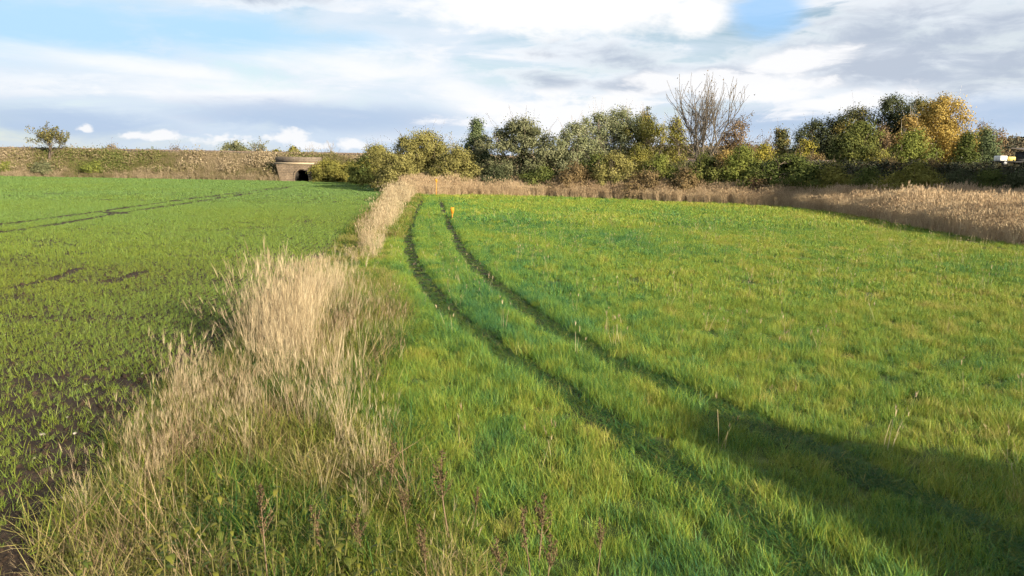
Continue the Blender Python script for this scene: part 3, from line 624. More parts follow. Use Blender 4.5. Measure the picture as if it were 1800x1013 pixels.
for k_ in range(15):            # arch stones
    a0, a1 = math.pi*k_/15, math.pi*(k_+1)/15-0.02
    P2 = [(r_*math.cos(a), sp_+r_*math.sin(a)) for r_, a in ((rr-0.02, a0), (rr+0.42, a0), (rr+0.42, a1), (rr-0.02, a1))]
    V = [(x_, -0.07, z_) for x_, z_ in P2]+[(x_, 0.3, z_) for x_, z_ in P2]
    MB().add(V, [(0, 1, 2, 3), (4, 7, 6, 5), (0, 4, 5, 1), (1, 5, 6, 2), (2, 6, 7, 3), (3, 7, 4, 0)]).build('arch_stone', M['stone'], cv)
V = [(x_, y_, z_) for y_ in (0.0, 30.0) for x_, z_ in inner]; n_ = len(inner)
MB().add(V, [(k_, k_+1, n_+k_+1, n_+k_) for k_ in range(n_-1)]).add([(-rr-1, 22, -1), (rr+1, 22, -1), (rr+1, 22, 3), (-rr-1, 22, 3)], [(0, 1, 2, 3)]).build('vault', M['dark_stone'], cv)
MB().box(((x0-0.1+x1)/2, 0.2, zc+0.17), (x1-x0+0.12, 0.66, 0.34)).build('cornice', M['cornice'], cv)
MB().box(((x0+x1)/2, 0.35, zc+0.34+(zp-zc-0.34)/2), (x1-x0, 0.6, zp-zc-0.34)).build('parapet', M['stone_grey'], cv)

# rough vegetation on the slope
def brush(seed, n, r, h, size, mat, twigs=8):
    rg = np.random.default_rng(seed); mb = MB()
    P = rg.normal(0, 1, (n, 3))*np.array((r*0.5, r*0.5, h*0.28))+np.array((0, 0, h*0.5)); P[:, 2] = np.abs(P[:, 2])
    nr = P-np.array((0, 0, h*0.3)); nr /= np.linalg.norm(nr, axis=1)[:, None]
    leaves(mb, P, size, rg, nr, 0.6, 0.5)
    blades(mb, twigs, r*0.5, (h*0.6, h*1.2), (0.03, 0.05), (0, 0.5), (0, 0.3), rg, 2)
    return mb.build('brush', mat, link=False)
br_ = [brush(500+s, 150, 0.8, 1.1, 0.2, M['scrub']) for s in range(6)]
tf = [stalk(520+s, 24, 0.5, (0.6, 1.2), 0.25, (0, 0.4), (0.04, 0.07), M['scrub'], 26, 0.06) for s in range(5)]
n = 11000; X = rng.uniform(-150, 12, n); f = rng.uniform(-0.5, 10.2, n)
k_ = ~((X > AX+x0+1.2) & (X < AX+x1-2.2) & (f < 4.2)); X, f = X[k_], f[k_]
Z = np.interp(f, [-3, 0, 10, 18.5], [0, 0, 1, 1])*rail_h(X)+np.where((f > 0) & (f < 10), 0.8*(fbm(X*0.35, f*0.35, 3)-0.5), 0)-0.15
pat = fbm(X*0.09, f*0.16, 120); tint = 0.6+1.3*(pat-0.5)+rng.normal(0, 0.24, len(X))+np.where(f < 1.2, 0.25, 0)
gg = (np.exp(-((X-at(165, 285, 160)[0])/9)**2)+np.exp(-((X-at(20, 285, 160)[0])/6)**2)+0.8*np.exp(-((X-at(575, 285, 160)[0])/6)**2))*(f > 2)*(f < 8.5)
tint -= 0.32*gg
isb = (fbm(X*0.2, f*0.3, 130) > 0.47) & (f > 1.5) & (f < 9)
idx = np.where(isb, rng.integers(0, 6, len(X)), 6+rng.integers(0, 5, len(X)))
scatter('embankment_scrub', 'tangle of brown brambles and tan dry grass covering the railway embankment', 'scrub', np.stack((X, TOE0(X)+f, Z), 1), rng.uniform(0.6, 1.15, len(X))*np.where(isb, 1.5, 0.85)*np.where(f > 8.5, 0.5, 1), np.clip(tint, 0, 1), br_+tf, 0.15, idx=idx, rng=rng)

# ------------------------------------------------------------------ road bank on the right
def TOE1(X): return 77-0.05*(X-40)+np.clip(34-X, 0, 30)*0.9
def road_h(X): return 4.6-0.0*X-np.clip(30-X, 0, 12)*0.15
V, Fq = bankmesh(np.arange(20, 130, 2.0), fs*np.where(fs > 0, 0.8, 1), TOE1, road_h, 5, 0.5)
V[..., 1] = TOE1(V[..., 0])+(fs*np.where(fs > 0, 0.8, 1))[None, :]
tag(MB().add(V.reshape(-1, 3), Fq.reshape(-1, 4)).build('road_bank_terrain', M['bank'], smooth=True), kind='structure')
rb = empty('coping_wall', (0, 0, 0)); tag(rb, 'low pale coping wall along the top of the shaded road bank', 'wall')
X = np.arange(31, 38, 1.75)
for a, b in zip(X[:-1], X[1:]):
    m_ = (a+b)/2; MB().box((m_, TOE1(m_)+8.3, road_h(m_)+0.12), (b-a-0.02, 0.35, 0.5), math.atan2(TOE1(b)-TOE1(a), b-a)).build('coping_stone', M['concrete'], rb)
M['bramble'] = leafmat('bramble_leaves_shade', [(0.02, 0.028, 0.012), (0.04, 0.045, 0.02), (0.07, 0.055, 0.03)], 0.15, 0.6, True, 0.5)  # leaf colours darkened to stand for deep shade on the bank
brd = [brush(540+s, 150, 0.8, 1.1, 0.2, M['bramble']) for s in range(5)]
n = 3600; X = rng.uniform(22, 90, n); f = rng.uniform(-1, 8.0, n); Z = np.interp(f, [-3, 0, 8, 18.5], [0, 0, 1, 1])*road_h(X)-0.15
scatter('bank_brambles', 'bramble thicket with shade put into its leaf colour covering the road bank', 'scrub', np.stack((X, TOE1(X)+f, Z), 1), rng.uniform(0.7, 1.3, n)*np.where(f > 6.8, 0.5, 1), np.clip(rng.normal(0.5, 0.25, n)+0.5*(fbm(X*.2, f*.2, 140)-.5), 0, 1), brd, 0.15, rng=rng)

# far hills
def hill(name, x0, x1, y0, dep, hf, n=60, cols=8):
    X, D = np.meshgrid(np.linspace(x0, x1, n), np.linspace(0, 1, cols), indexing='ij')
    Z = hf(X)*np.sin(D*math.pi/2*1.0)*1.0+4*(fbm(X*0.02, D*3, 150)-0.5)*D-0.5
    n, k = X.shape; i, j = np.meshgrid(np.arange(n-1), np.arange(k-1), indexing='ij')
    return tag(MB().add(np.stack((X, y0+D*dep, Z), -1).reshape(-1, 3), np.stack((i*k+j, (i+1)*k+j, (i+1)*k+j+1, i*k+j+1), -1).reshape(-1, 4)).build(name, M['wood_hill'], smooth=True), kind='structure')
hh = lambda X: np.interp(X, [-500, -40, 60, 120, 230, 330, 400, 900], [0.5, 0.5, 7, 13, 11, 15, 23, 30])
hill('hills', -600, 1000, 450, 220, hh)
M['farwood'] = leafmat('far_woods', [(0.03, 0.035, 0.02), (0.06, 0.055, 0.03), (0.10, 0.075, 0.045), (0.15, 0.11, 0.06)], 0.1, 0.7, True, 0.4)
fwd = [brush(560+s, 220, 0.9, 1.2, 0.24, M['farwood'], 4) for s in range(5)]
n = 4200; X = rng.uniform(10, 620, n); D = rng.uniform(0.0, 1.0, n); Z = hh(X)*np.sin(D*math.pi/2)+4*(fbm(X*0.02, D*3, 150)-0.5)*D-1.5
scatter('far_woods', 'brown autumn woods covering the low hills beyond the trees', 'woods', np.stack((X, 450+220*D, Z), 1), rng.uniform(4.5, 8.5, n), np.clip(rng.normal(0.5, 0.25, n)+0.6*(fbm(X*0.01, D*4, 155)-0.5), 0, 1), fwd, 0.05, rng=rng)

# ------------------------------------------------------------------ trees and bushes
def K(*c): return [tuple(x) for x in c]
LM = {}
def lm(key, cols, tr=0.25):
    cols = [tuple(min(0.6, v*1.2*0.78+o_*0.22) for v, o_ in zip(c, (0.155, 0.145, 0.065))) for c in cols]
    LM[key] = leafmat('leaves_'+key, cols, tr, 0.6, False, 0.3, spec=0.15)
lm('olive', K((0.09, 0.095, 0.022), (0.17, 0.16, 0.035), (0.24, 0.215, 0.05)))
lm('gold_olive', K((0.12, 0.115, 0.035), (0.19, 0.175, 0.055), (0.26, 0.235, 0.085)))
lm('grey_green', K((0.075, 0.085, 0.045), (0.13, 0.14, 0.075), (0.21, 0.215, 0.13)))
lm('silver', K((0.10, 0.12, 0.07), (0.17, 0.19, 0.10), (0.25, 0.26, 0.16)))
lm('blue_green', K((0.045, 0.07, 0.04), (0.08, 0.115, 0.06), (0.13, 0.17, 0.08)))
lm('green', K((0.05, 0.085, 0.015), (0.095, 0.14, 0.02), (0.16, 0.20, 0.03)))
lm('lime', K((0.09, 0.12, 0.025), (0.145, 0.17, 0.035), (0.21, 0.22, 0.05)))
lm('dark', K((0.022, 0.032, 0.020), (0.04, 0.055, 0.03), (0.07, 0.085, 0.045)))
lm('dark_green', K((0.03, 0.05, 0.012), (0.055, 0.08, 0.018), (0.10, 0.12, 0.03)))
lm('mid_green', K((0.045, 0.062, 0.018), (0.08, 0.10, 0.026), (0.135, 0.145, 0.036)))
lm('brown', K((0.09, 0.06, 0.03), (0.15, 0.10, 0.05), (0.21, 0.15, 0.08)))
lm('rust', K((0.09, 0.055, 0.035), (0.14, 0.085, 0.05), (0.19, 0.125, 0.075)))
lm('yellow', K((0.26, 0.17, 0.045), (0.39, 0.275, 0.07), (0.50, 0.375, 0.12)))
lm('amber', K((0.17, 0.11, 0.035), (0.26, 0.175, 0.055), (0.36, 0.25, 0.09)))
lm('yellow_green', K((0.14, 0.13, 0.025), (0.24, 0.21, 0.035), (0.33, 0.28, 0.05)))
lm('mixed', K((0.05, 0.06, 0.03), (0.09, 0.095, 0.04), (0.22, 0.17, 0.05)))

def env(shape, t):
    if shape == 'bush': return np.clip(1-t**2.3, 0, 1)**0.62*(0.78+0.22*np.sin(np.clip(t, 0, 1)*3))
    if shape == 'cone': return np.clip(1-t, 0, 1)**0.75*np.clip(t*9, 0.35, 1)
    if shape == 'column': return np.sqrt(np.clip(1-(2*t-1)**4, 0, 1))*np.clip(0.7+0.3*np.sin(t*3.1), 0, 1)
    if shape == 'dome': return np.sqrt(np.clip(1-t**2.2, 0, 1))*np.clip(t*5+0.55, 0, 1)
    return np.sqrt(np.clip(1-(2*t-1)**2, 0, 1))
def limb(mb, a, b, r0_, r1_, rg, n=5, sag=0.12, sides=5):
    a = np.asarray(a, float); b = np.asarray(b, float); t = np.linspace(0, 1, n)[:, None]
    L_ = np.linalg.norm(b-a); P = a+(b-a)*t; P[:, 2] += (sag*L_*np.sin(t[:, 0]*math.pi)*0.5)
    P[1:-1] += rg.normal(0, 0.04*L_, (n-2, 3)); mb.tube(P, r0_+(r1_-r0_)*t[:, 0], sides); return P
def tree(name, label, cat, px, Y, top, wpx, leaf, shape='bush', cb=0.05, ncl=60, nlf=70, ls=0.22, cr=0.75, stems=5, twigs=0, bark='bark', seed=0, group=None, base_z=0.0, X=None, H=None, W_=None, shell=0.45, lob=0.28, dep=0.85, trunk_r=None, part='crown', droop=0.0):
    rg = np.random.default_rng(1000+seed); wpx = wpx*{'bush': 1.5, 'dome': 1.4, 'column': 1.5, 'round': 1.25, 'cone': 1.4}[shape]
    if X is None:
        p = at(px, top, Y); X, H = p[0], p[2]-base_z; W_ = wpx*Y/F
    e = empty(name, (X, Y, base_z), 0); tag(e, label, cat, group)
    R = W_/2; z0 = H*cb; hc = H-z0; cr = cr*1.25; ls = ls*1.06; ncl = int(ncl*1.6); nlf = int(nlf*2.1); shell *= 1.15
    # cluster centres
    t = rg.uniform(0, 0.97, ncl*3); w = env(shape, t); k_ = rg.uniform(0, 1, len(t)) < (w*0.85+0.15); t = t[k_][:ncl]
    a = rg.uniform(0, 2*np.pi, len(t)); rad = rg.uniform(0, 1, len(t))**shell
    lobn = 1+lob*2*(vnoise(a/2/np.pi*7+seed*3.3, t*3+seed, seed)-0.5)
    rr_ = np.maximum(R*env(shape, t)*lobn*rad-cr*0.35, 0.0)
    P = np.stack((rr_*np.cos(a), rr_*np.sin(a)*dep, z0+t*(hc-cr*0.4)), 1); P[:, 2] = np.maximum(P[:, 2], 0.3)
    cc = rg.uniform(0, 1, len(P))
    mb = MB()
    # wood
    tr_ = trunk_r or 0.016*H+0.03
    starts = []
    if stems <= 1:
        n_ = 7; q = np.linspace(0, 1, n_); tp = np.stack((np.cumsum(rg.normal(0, 0.02*H, n_)), np.cumsum(rg.normal(0, 0.02*H, n_)), q*H*0.9-0.15), 1); tp[:, :2] -= tp[0, :2]
        mb.tube(tp, tr_*(1-0.85*q), 7); starts = [tp]
    else:
        for s_ in range(stems):
            an = rg.uniform(0, 6.28); hh_ = H*rg.uniform(0.55, 0.88); rr2 = R*rg.uniform(0.15, 0.65)
            b0 = np.array((0.25*math.cos(an), 0.25*math.sin(an), -0.1))*0.5; b0[2] = -0.15
            starts.append(limb(mb, b0, (rr2*math.cos(an), rr2*math.sin(an)*dep, hh_), tr_*0.7, tr_*0.15, rg, 6))
    allp = np.concatenate(starts)
    for c_ in P[rg.permutation(len(P))[:min(len(P), 46)]]:
        ok = allp[:, 2] < c_[2]*0.92+0.2; cand = allp[ok] if ok.any() else allp
        a_ = cand[np.argmin(np.linalg.norm(cand-c_-(0, 0, -0.25*np.hypot(c_[0], c_[1])), axis=1))]
        limb(mb, a_, c_, tr_*0.28, tr_*0.06, rg, 4, 0.1, 4)
    for _ in range(twigs):
        c_ = P[rg.integers(len(P))]; o_ = c_-np.array((0, 0, H*0.4)); o_ /= np.linalg.norm(o_)+1e-6
        limb(mb, c_-o_*cr*0.5, c_+(o_+rg.normal(0, 0.35, 3)+(0, 0, 0.35))*cr*rg.uniform(0.8, 1.7), 0.022, 0.008, rg, 3, 0, 3)
    mb.build('trunk' if stems <= 1 else 'stems', M[bark], e)
    # leaves
    if nlf:
        lb = MB(); n_ = len(P)*nlf; ci = np.repeat(np.arange(len(P)), nlf)
        off = rg.normal(0, 1, (n_, 3))*np.array((1, 1, 0.8))*(cr*rg.uniform(0.6, 1.15, len(P)))[ci][:, None]*0.52
        if droop: off[:, 2] -= droop*np.abs(rg.normal(0, 1, n_))*cr
        Q = P[ci]+off; Q[:, 2] = np.maximum(Q[:, 2], 0.05)
        nr = off+0.5*(Q-np.array((0, 0, z0+hc*0.4)))/max(R, 1); nr /= np.linalg.norm(nr, axis=1)[:, None]+1e-6
        leaves(lb, Q, ls, rg, nr, 1.5, cc[ci])
        lb.build(part, LM[leaf], e)
    return e
def bare_tree(name, label, cat, px, Y, top, wpx, bark, seed, leaf=None, nleaf=0, levels=5, base_z=0.0, fork=0.42, ls=0.2, group=None, lean=0.35, tr=None, thin=0.62, tmin=0.022, ratio=(0.62, 0.88), wide=1.0):
    rg = np.random.default_rng(seed); p = at(px, top, Y); H = p[2]-base_z; R = wpx*Y/F/2
    e = empty(name, (p[0], Y, base_z)); tag(e, label, cat, group); mb = MB(); tw = MB(); tips = []
    def grow(a, d, ln, r, lev):
        n_ = 4 if lev < 3 else 3; P_ = [a]; dd = d.copy()
        for _ in range(n_):
            dd = dd+rg.normal(0, 0.10, 3)+np.array((0, 0, 0.09 if lev else 0.0)); dd /= np.linalg.norm(dd); P_.append(P_[-1]+dd*ln/n_)
        P_ = np.array(P_); (mb if lev < 2 else tw).tube(P_, np.linspace(r, r*thin, n_+1), 6 if lev < 2 else (4 if lev < 4 else 3))
        if lev >= levels: tips.append(P_[-1]); tips.append(P_[-2]); return
        nb = rg.integers(2, 4)+(1 if (lev < 4 and nleaf == 260) or lev < 2 else 0)
        for b_ in range(nb):
            ax = np.cross(dd, rg.normal(size=3)); ax /= np.linalg.norm(ax)
            if b_ == 0: th_, lr, rr3, st = rg.uniform(0.05, 0.3), rg.uniform(0.72, 0.88), 0.85, P_[-1]      # the leader goes on
            else: th_, lr, rr3, st = rg.uniform(0.3, 0.8)*(lean/0.35), rg.uniform(*ratio), rg.uniform(0.55, 0.8), P_[-1-(b_ % 3 if lev else b_ % 2)]
            nd = dd*math.cos(th_)+np.cross(ax, dd)*math.sin(th_)
            grow(st, nd, ln*lr, max(r*thin*rr3, tmin), lev+1)
    grow(np.array((0, 0, -0.15)), np.array((0.0, 0, 1)), H*fork*0.62, tr or 0.022*H, 0)
    allv = np.concatenate(mb.v+tw.v); zt = allv[:, 2].max(); rx = np.percentile(np.abs(allv[:, :2]), 99)
    sc_ = np.array((R/rx, R/rx, H/zt))*np.array((wide, wide, 1))
    for m_ in (mb, tw): m_.v = [v*sc_ for v in m_.v]
    mb.build('trunk', M[bark], e); tw.build('branches', M[bark], e)
    if nleaf:
        tp = np.array(tips)*sc_; Q = tp[rg.integers(0, len(tp), nleaf)]+rg.normal(0, 0.22, (nleaf, 3)); lb = MB()
        leaves(lb, Q, ls, rg, cl=rg.uniform(0, 1, nleaf)); lb.build('crown', LM[leaf], e)
    return e

# left: on and behind the railway embankment
def slope(px, f):               # depth and ground height f metres up from the embankment's toe
    Y = 162.0
    for _ in range(4): Y = TOE0(at(px, 300, Y)[0])+f
    return Y, float(f/10*rail_h(at(px, 300, Y)[0])-0.35)
hy, hz = slope(82, 3.2); b1y, b1z = slope(80, 1.6); b2y, b2z = slope(172, 2.4); b3y, b3z = slope(14, 2.4)
bare_tree('hawthorn_tree', 'sparse spreading tree with thinning brown leaves on the left of the railway embankment', 'tree', 82, hy, 214, 100, 'bark', 31, 'mixed', 2600, 5, base_z=hz, ls=0.3, lean=0.45)
tree('hawthorn_bush', 'greyish bush at the foot of the sparse embankment tree', 'bush', 80, b1y, 284, 36, 'grey_green', 'bush', 0.0, 40, 60, 0.3, 0.8, seed=1, base_z=b1z)
tree('bramble_bush', 'low green bush on the embankment right of the sparse tree', 'bush', 172, b2y, 284, 36, 'lime', 'bush', 0.0, 34, 55, 0.28, 0.8, seed=2, base_z=b2z)
tree('bramble_bush', 'low green bush at the far left end of the embankment', 'bush', 14, b3y, 284, 30, 'lime', 'bush', 0.0, 28, 55, 0.28, 0.8, seed=3, base_z=b3z)
tree('scrub_bush', 'small twiggy bush peeping over the embankment above the low green bush', 'bush', 196, 190, 250, 34, 'brown', 'dome', 0.2, 20, 30, 0.3, 0.9, twigs=60, seed=4)
tree('scrub_bush', 'small bare thicket peeping over the embankment halfway to the culvert', 'bush', 312, 190, 256, 44, 'brown', 'dome', 0.2, 20, 14, 0.3, 0.9, twigs=90, seed=5)
tree('broad_tree', 'low dense green tree behind the embankment left of the culvert', 'tree', 415, 205, 246, 56, 'grey_green', 'dome', 0.2, 50, 70, 0.4, 1.1, 1, seed=6)
bare_tree('bare_tree', 'half bare grey tree behind the embankment beside the low green tree', 'tree', 457, 205, 241, 50, 'bark_pale', 37, 'grey_green', 1500, 5, ls=0.35)
tree('broad_tree', 'small olive tree behind the embankment just left of the culvert', 'tree', 486, 206, 259, 30, 'olive', 'dome', 0.2, 24, 60, 0.4, 0.9, 1, seed=7)
tree('broad_tree', 'small round tree top showing above the culvert parapet', 'tree', 515, 210, 256, 26, 'olive', 'dome', 0.2, 26, 70, 0.4, 0.9, 1, seed=8)
bare_tree('bare_tree', 'thin bare tree above the embankment just right of the culvert', 'tree', 550, 205, 250, 46, 'bark_pale', 39, None, 0, 5, lean=0.5)
bare_tree('bare_tree', 'thin bare tree above the embankment nearest the big willow bushes', 'tree', 585, 205, 246, 54, 'bark_pale', 40, None, 0, 5, lean=0.5)
tree('willow_bush', 'yellow green scrub spilling over the right end of the culvert', 'bush', 578, 152.5, 279, 54, 'olive', 'bush', 0, 60, 60, 0.28, 0.85, seed=9)
tree('willow_bush', 'olive scrub on the embankment between culvert scrub and dark bush', 'bush', 618, 153, 282, 40, 'olive', 'bush', 0, 40, 60, 0.28, 0.85, seed=10)
tree('thorn_bush', 'dark shaded bush at the end of the crop beside the embankment', 'bush', 641, 140, 272, 50, 'dark_green', 'bush', 0, 50, 60, 0.3, 0.85, seed=11)
# the willow and alder belt
tree('willow_bush', 'greyish thin bush left of the big golden olive willow', 'bush', 662, 126, 248, 62, 'olive', 'bush', 0, 50, 45, 0.24, 0.8, 6, 60, seed=12)
tree('willow_bush', 'big round golden olive willow bush at the end of the verge', 'bush', 742, 109, 228, 138, 'gold_olive', 'bush', 0.0, 150, 85, 0.2, 0.85, 9, 150, seed=13)
tree('willow_bush', 'low golden willow bush in front of the big golden olive willow', 'bush', 705, 104, 272, 70, 'gold_olive', 'bush', 0.0, 60, 75, 0.2, 0.7, 6, 40, seed=14)
bare_tree('bare_willow', 'pale leafless willow between the golden willow and the blue green tree', 'tree', 784, 113, 230, 60, 'bark_pale', 43, 'olive', 500, 5, lean=0.3)
tree('willow_bush', 'low yellowish willow bush in front of the blue green tree', 'bush', 806, 103, 256, 70, 'gold_olive', 'bush', 0, 70, 75, 0.2, 0.7, 6, 50, seed=15)
tree('alder_tree', 'upright blue green tree rising between two big willows', 'tree', 838, 112, 206, 66, 'blue_green', 'cone', 0.08, 90, 70, 0.22, 0.75, 1, 30, seed=16)
tree('willow_tree', 'big rounded grey green willow tree left of the slim trees', 'tree', 922, 105, 204, 138, 'grey_green', 'bush', 0.0, 160, 85, 0.22, 0.85, 8, 160, seed=17)
tree('dark_bush', 'dark green bush at the foot of the rounded grey green willow', 'bush', 955, 99, 292, 80, 'dark_green', 'bush', 0, 50, 60, 0.2, 0.65, seed=18)
tree('dark_bush', 'blackish green bush in the gap left of the grey green willow', 'bush', 872, 100, 290, 50, 'dark', 'bush', 0, 40, 60, 0.2, 0.65, seed=19)
tree('poplar_tree', 'slim grey green tree right of the rounded willow', 'tree', 1012, 101, 210, 46, 'silver', 'column', 0.12, 60, 60, 0.2, 0.65, 1, 30, 'bark_pale', seed=20)
bare_tree('bare_poplar', 'bare pale twigged tree behind the slim grey green tree', 'tree', 1026, 112, 194, 40, 'bark_pale', 46, None, 0, 5, lean=0.22)
tree('poplar_tree', 'silvery willow tree, left crown of the pale row', 'tree', 1058, 106, 192, 66, 'silver', 'column', 0.2, 70, 60, 0.2, 0.8, 1, 40, 'bark_pale', seed=21, droop=0.4)
tree('poplar_tree', 'silvery willow tree, tall middle crown of the pale row', 'tree', 1094, 107, 184, 74, 'silver', 'column', 0.25, 80, 60, 0.2, 0.8, 1, 40, 'bark_pale', seed=22, droop=0.4)
tree('poplar_tree', 'yellowing willow tree, right crown of the pale row', 'tree', 1132, 106, 194, 62, 'olive', 'column', 0.25, 60, 60, 0.2, 0.8, 1, 40, 'bark_pale', seed=23, droop=0.4)
tree('poplar_tree', 'narrow dark tree top poking up behind the pale willow row', 'tree', 1139, 120, 184, 20, 'mixed', 'column', 0.3, 30, 50, 0.22, 0.6, 1, seed=24)
bare_tree('bare_poplar', 'narrow bare poplar right of the pale willow row', 'tree', 1160, 118, 190, 26, 'bark_pale', 48, None, 0, 5, lean=0.2)
tree('birch_tree', 'sparse yellow green tree left of the tall bare tree', 'tree', 1188, 106, 200, 46, 'olive', 'dome', 0.35, 40, 45, 0.22, 0.7, 1, 60, seed=25, droop=0.6)
bare_tree('bare_ash_tree', 'tall nearly bare tree with wide twiggy crown above the bushes', 'tree', 1247, 96, 124, 128, 'bark_grey', 9, 'brown', 260, 5, fork=0.62, ls=0.2, lean=0.40, tr=0.42, tmin=0.034, thin=0.80, ratio=(0.68, 0.95), wide=1.0)
tree('rust_tree', 'reddish brown tree just right of the tall bare tree', 'tree', 1297, 103, 207, 62, 'rust', 'round', 0.25, 60, 40, 0.2, 0.75, 1, 110, seed=26)
bare_tree('bare_tree', 'leafless twiggy tree between the reddish tree and yellow bush', 'tree', 1346, 104, 228, 50, 'bark', 56, 'rust', 300, 5)
tree('dark_tree', 'small dark crown standing above the scrub right of the reddish tree', 'tree', 1374, 108, 220, 26, 'mixed', 'round', 0.5, 24, 45, 0.22, 0.6, 1, 20, seed=27)
for a in (
 ('olive_bush', 'brownish bush below the slim grey green tree', 1015, 96, 288, 56, 'brown', 45),
 ('willow_bush', 'rounded pale golden bush below the silvery willow row', 1080, 95, 264, 62, 'gold_olive', 60),
 ('dark_bush', 'dark bush behind the rounded pale golden bush', 1048, 100, 270, 60, 'dark_green', 50),
 ('green_bush', 'olive green bush right of the rounded pale golden bush', 1130, 98, 248, 70, 'olive', 60),
 ('green_bush', 'fresh green bush below the narrow bare poplar', 1162, 94, 268, 50, 'lime', 50),
 ('brown_bush', 'low tan brown bush at the reed edge below the green bush', 1140, 91, 300, 80, 'brown', 50),
 ('dark_bush', 'dark brown bush left of the tall bare tree trunk', 1198, 95, 282, 60, 'dark', 50),
 ('green_bush', 'green bush in front of the tall bare tree trunk', 1238, 90, 268, 76, 'mid_green', 70),
 ('brown_bush', 'russet bush at the reed edge left of the tall bare tree', 1205, 88, 296, 50, 'brown', 40),
 ('amber_bush', 'brown orange bush right of the tall bare tree trunk', 1278, 91, 262, 54, 'amber', 50),
 ('lime_bush', 'bright yellow green bush below the reddish brown tree', 1307, 87, 256, 54, 'lime', 70),
 ('yellow_bush', 'yellow leaved bush behind the bright yellow green bush', 1345, 96, 250, 40, 'yellow_green', 40),
 ('rust_bush', 'small dark red bush at the reed edge', 1330, 83, 312, 30, 'rust', 24),
 ('dark_green_bush', 'wide dark green bush right of the small red bush', 1385, 84, 268, 96, 'dark_green', 90),
 ('yellow_bush', 'bright yellow bush left of the tall dark trees', 1418, 96, 244, 38, 'yellow_green', 40),
 ('olive_bush', 'greyish brown bush in front of the bright yellow bush', 1432, 88, 268, 70, 'brown', 60),
 ('olive_bush', 'olive bush at the left end of the coping wall', 1468, 79, 288, 60, 'olive', 70),
 ('dark_green_bush', 'green bush in front of the greyish brown bush', 1428, 80, 290, 60, 'dark_green', 60),
):
    tree(a[0], a[1], 'bush', a[2], a[3], a[4], a[5]*1.15, a[6], 'bush', 0, a[7], 70, 0.19, 0.7, 5, 40, seed=int(a[2]))
# the group behind the road bank
for nm, lb, px, Y, top, w, leaf, sh, cb, ncl, st, dr in (
 ('pine_tree', 'dark pine at the left edge of the tall tree group', 1432, 118, 206, 60, 'dark', 'round', 0.15, 70, 1, 0.3),
 ('pine_tree', 'dark dense tree second from the left of the tall tree group', 1466, 118, 194, 56, 'dark', 'round', 0.1, 80, 1, 0.3),
 ('maple_tree', 'dark green tree with a yellowing top in the tall tree group', 1508, 116, 182, 64, 'mixed', 'round', 0.1, 90, 1, 0.2),
 ('oak_tree', 'tallest dark tree left of the golden birch', 1578, 114, 158, 74, 'dark', 'round', 0.1, 120, 1, 0.3),
 ('oak_tree', 'brown tinged dark tree touching the golden birch', 1622, 116, 162, 60, 'mixed', 'round', 0.1, 90, 1, 0.3),
 ('birch_tree', 'golden yellow birch tree of the tall group', 1664, 108, 157, 84, 'yellow', 'round', 0.05, 170, 1, 0.7),
 ('birch_tree', 'small amber birch on the left flank of the golden birch', 1604, 106, 196, 46, 'amber', 'round', 0.2, 50, 1, 0.6),
 ('hazel_tree', 'round dark green tree in front of the tall dark trees', 1514, 100, 208, 92, 'mid_green', 'bush', 0.02, 120, 5, 0.1),
 ('hazel_tree', 'fresh green tree below the amber birch', 1608, 99, 224, 66, 'lime', 'bush', 0.02, 80, 5, 0.1),
 ('rust_tree', 'reddish bush between the round green and the fresh green tree', 1552, 104, 216, 40, 'rust', 'bush', 0.1, 36, 4, 0.1),
 ('olive_bush', 'yellowish green bush below the round dark green tree', 1545, 97, 252, 60, 'olive', 'bush', 0.0, 50, 5, 0.1),
 ('brown_tree', 'thin brown tree right of the golden birch', 1738, 116, 212, 60, 'rust', 'round', 0.2, 40, 1, 0.1),
 ('spruce_tree', 'dark green spruce right of the golden birch', 1736, 104, 222, 52, 'blue_green', 'cone', 0.05, 80, 1, 0.1),
 ('spruce_tree', 'dark low conifer between golden birch and spruce', 1704, 102, 228, 50, 'dark_green', 'cone', 0.05, 70, 1, 0.1),
):
    tree(nm, lb, 'tree', px, Y, top, w*1.1, leaf, sh, cb, ncl, 75, 0.22, 0.85, st, 20, 'bark_white' if nm == 'birch_tree' else 'bark', seed=int(px)+3, droop=dr, lob=0.34)
# bushes along the foot and crest of the road bank
for lb, px, Y, top, w, leaf, ncl in (
 ('dark bush at the foot of the road bank right of the gap', 1530, 76, 292, 60, 'dark_green', 60),
 ('rounded olive green bush in front of the shaded road bank', 1612, 72, 284, 92, 'olive', 110),
 ('brownish twiggy bush on the crest of the road bank', 1560, 84, 276, 80, 'brown', 50),
 ('brown thicket on the bank crest below the golden birch', 1640, 83, 276, 70, 'brown', 50),
 ('dark hedge bush right of the rounded olive bush', 1688, 75, 296, 60, 'dark', 60),
 ('dark hedge bush below the parked trailer', 1738, 75, 296, 60, 'dark_green', 60),
 ('dark hedge bush at the right end of the shaded bank', 1790, 74, 298, 66, 'dark', 60),
):
    tree('hedge_bush', lb, 'bush', px, Y, top, w*1.1, leaf, 'bush', 0, ncl, 70, 0.17, 0.65, 5, 50, seed=int(px)+9)
# unseen tall trees placed beyond the right edge to shade the road bank
for n_, (X, Y, H) in enumerate(((57, 51, 15), (66, 50, 16), (75, 49, 15), (85, 50, 16), (53.5, 60, 13), (62, 60, 14), (71, 60, 13), (80, 59, 14))):
    tree('unseen_shade_tree', ('first', 'second', 'third', 'fourth', 'fifth', 'sixth', 'seventh', 'eighth')[n_]+' unseen tall tree counted from the meadow, placed to shade the road bank', 'tree', 0, Y, 0, 0, 'dark_green', 'round', 0.0, 110, 26, 1.1, 1.7, 1, X=X, H=H, W_=13, seed=70+n_, group='unseen shade trees by the bank')

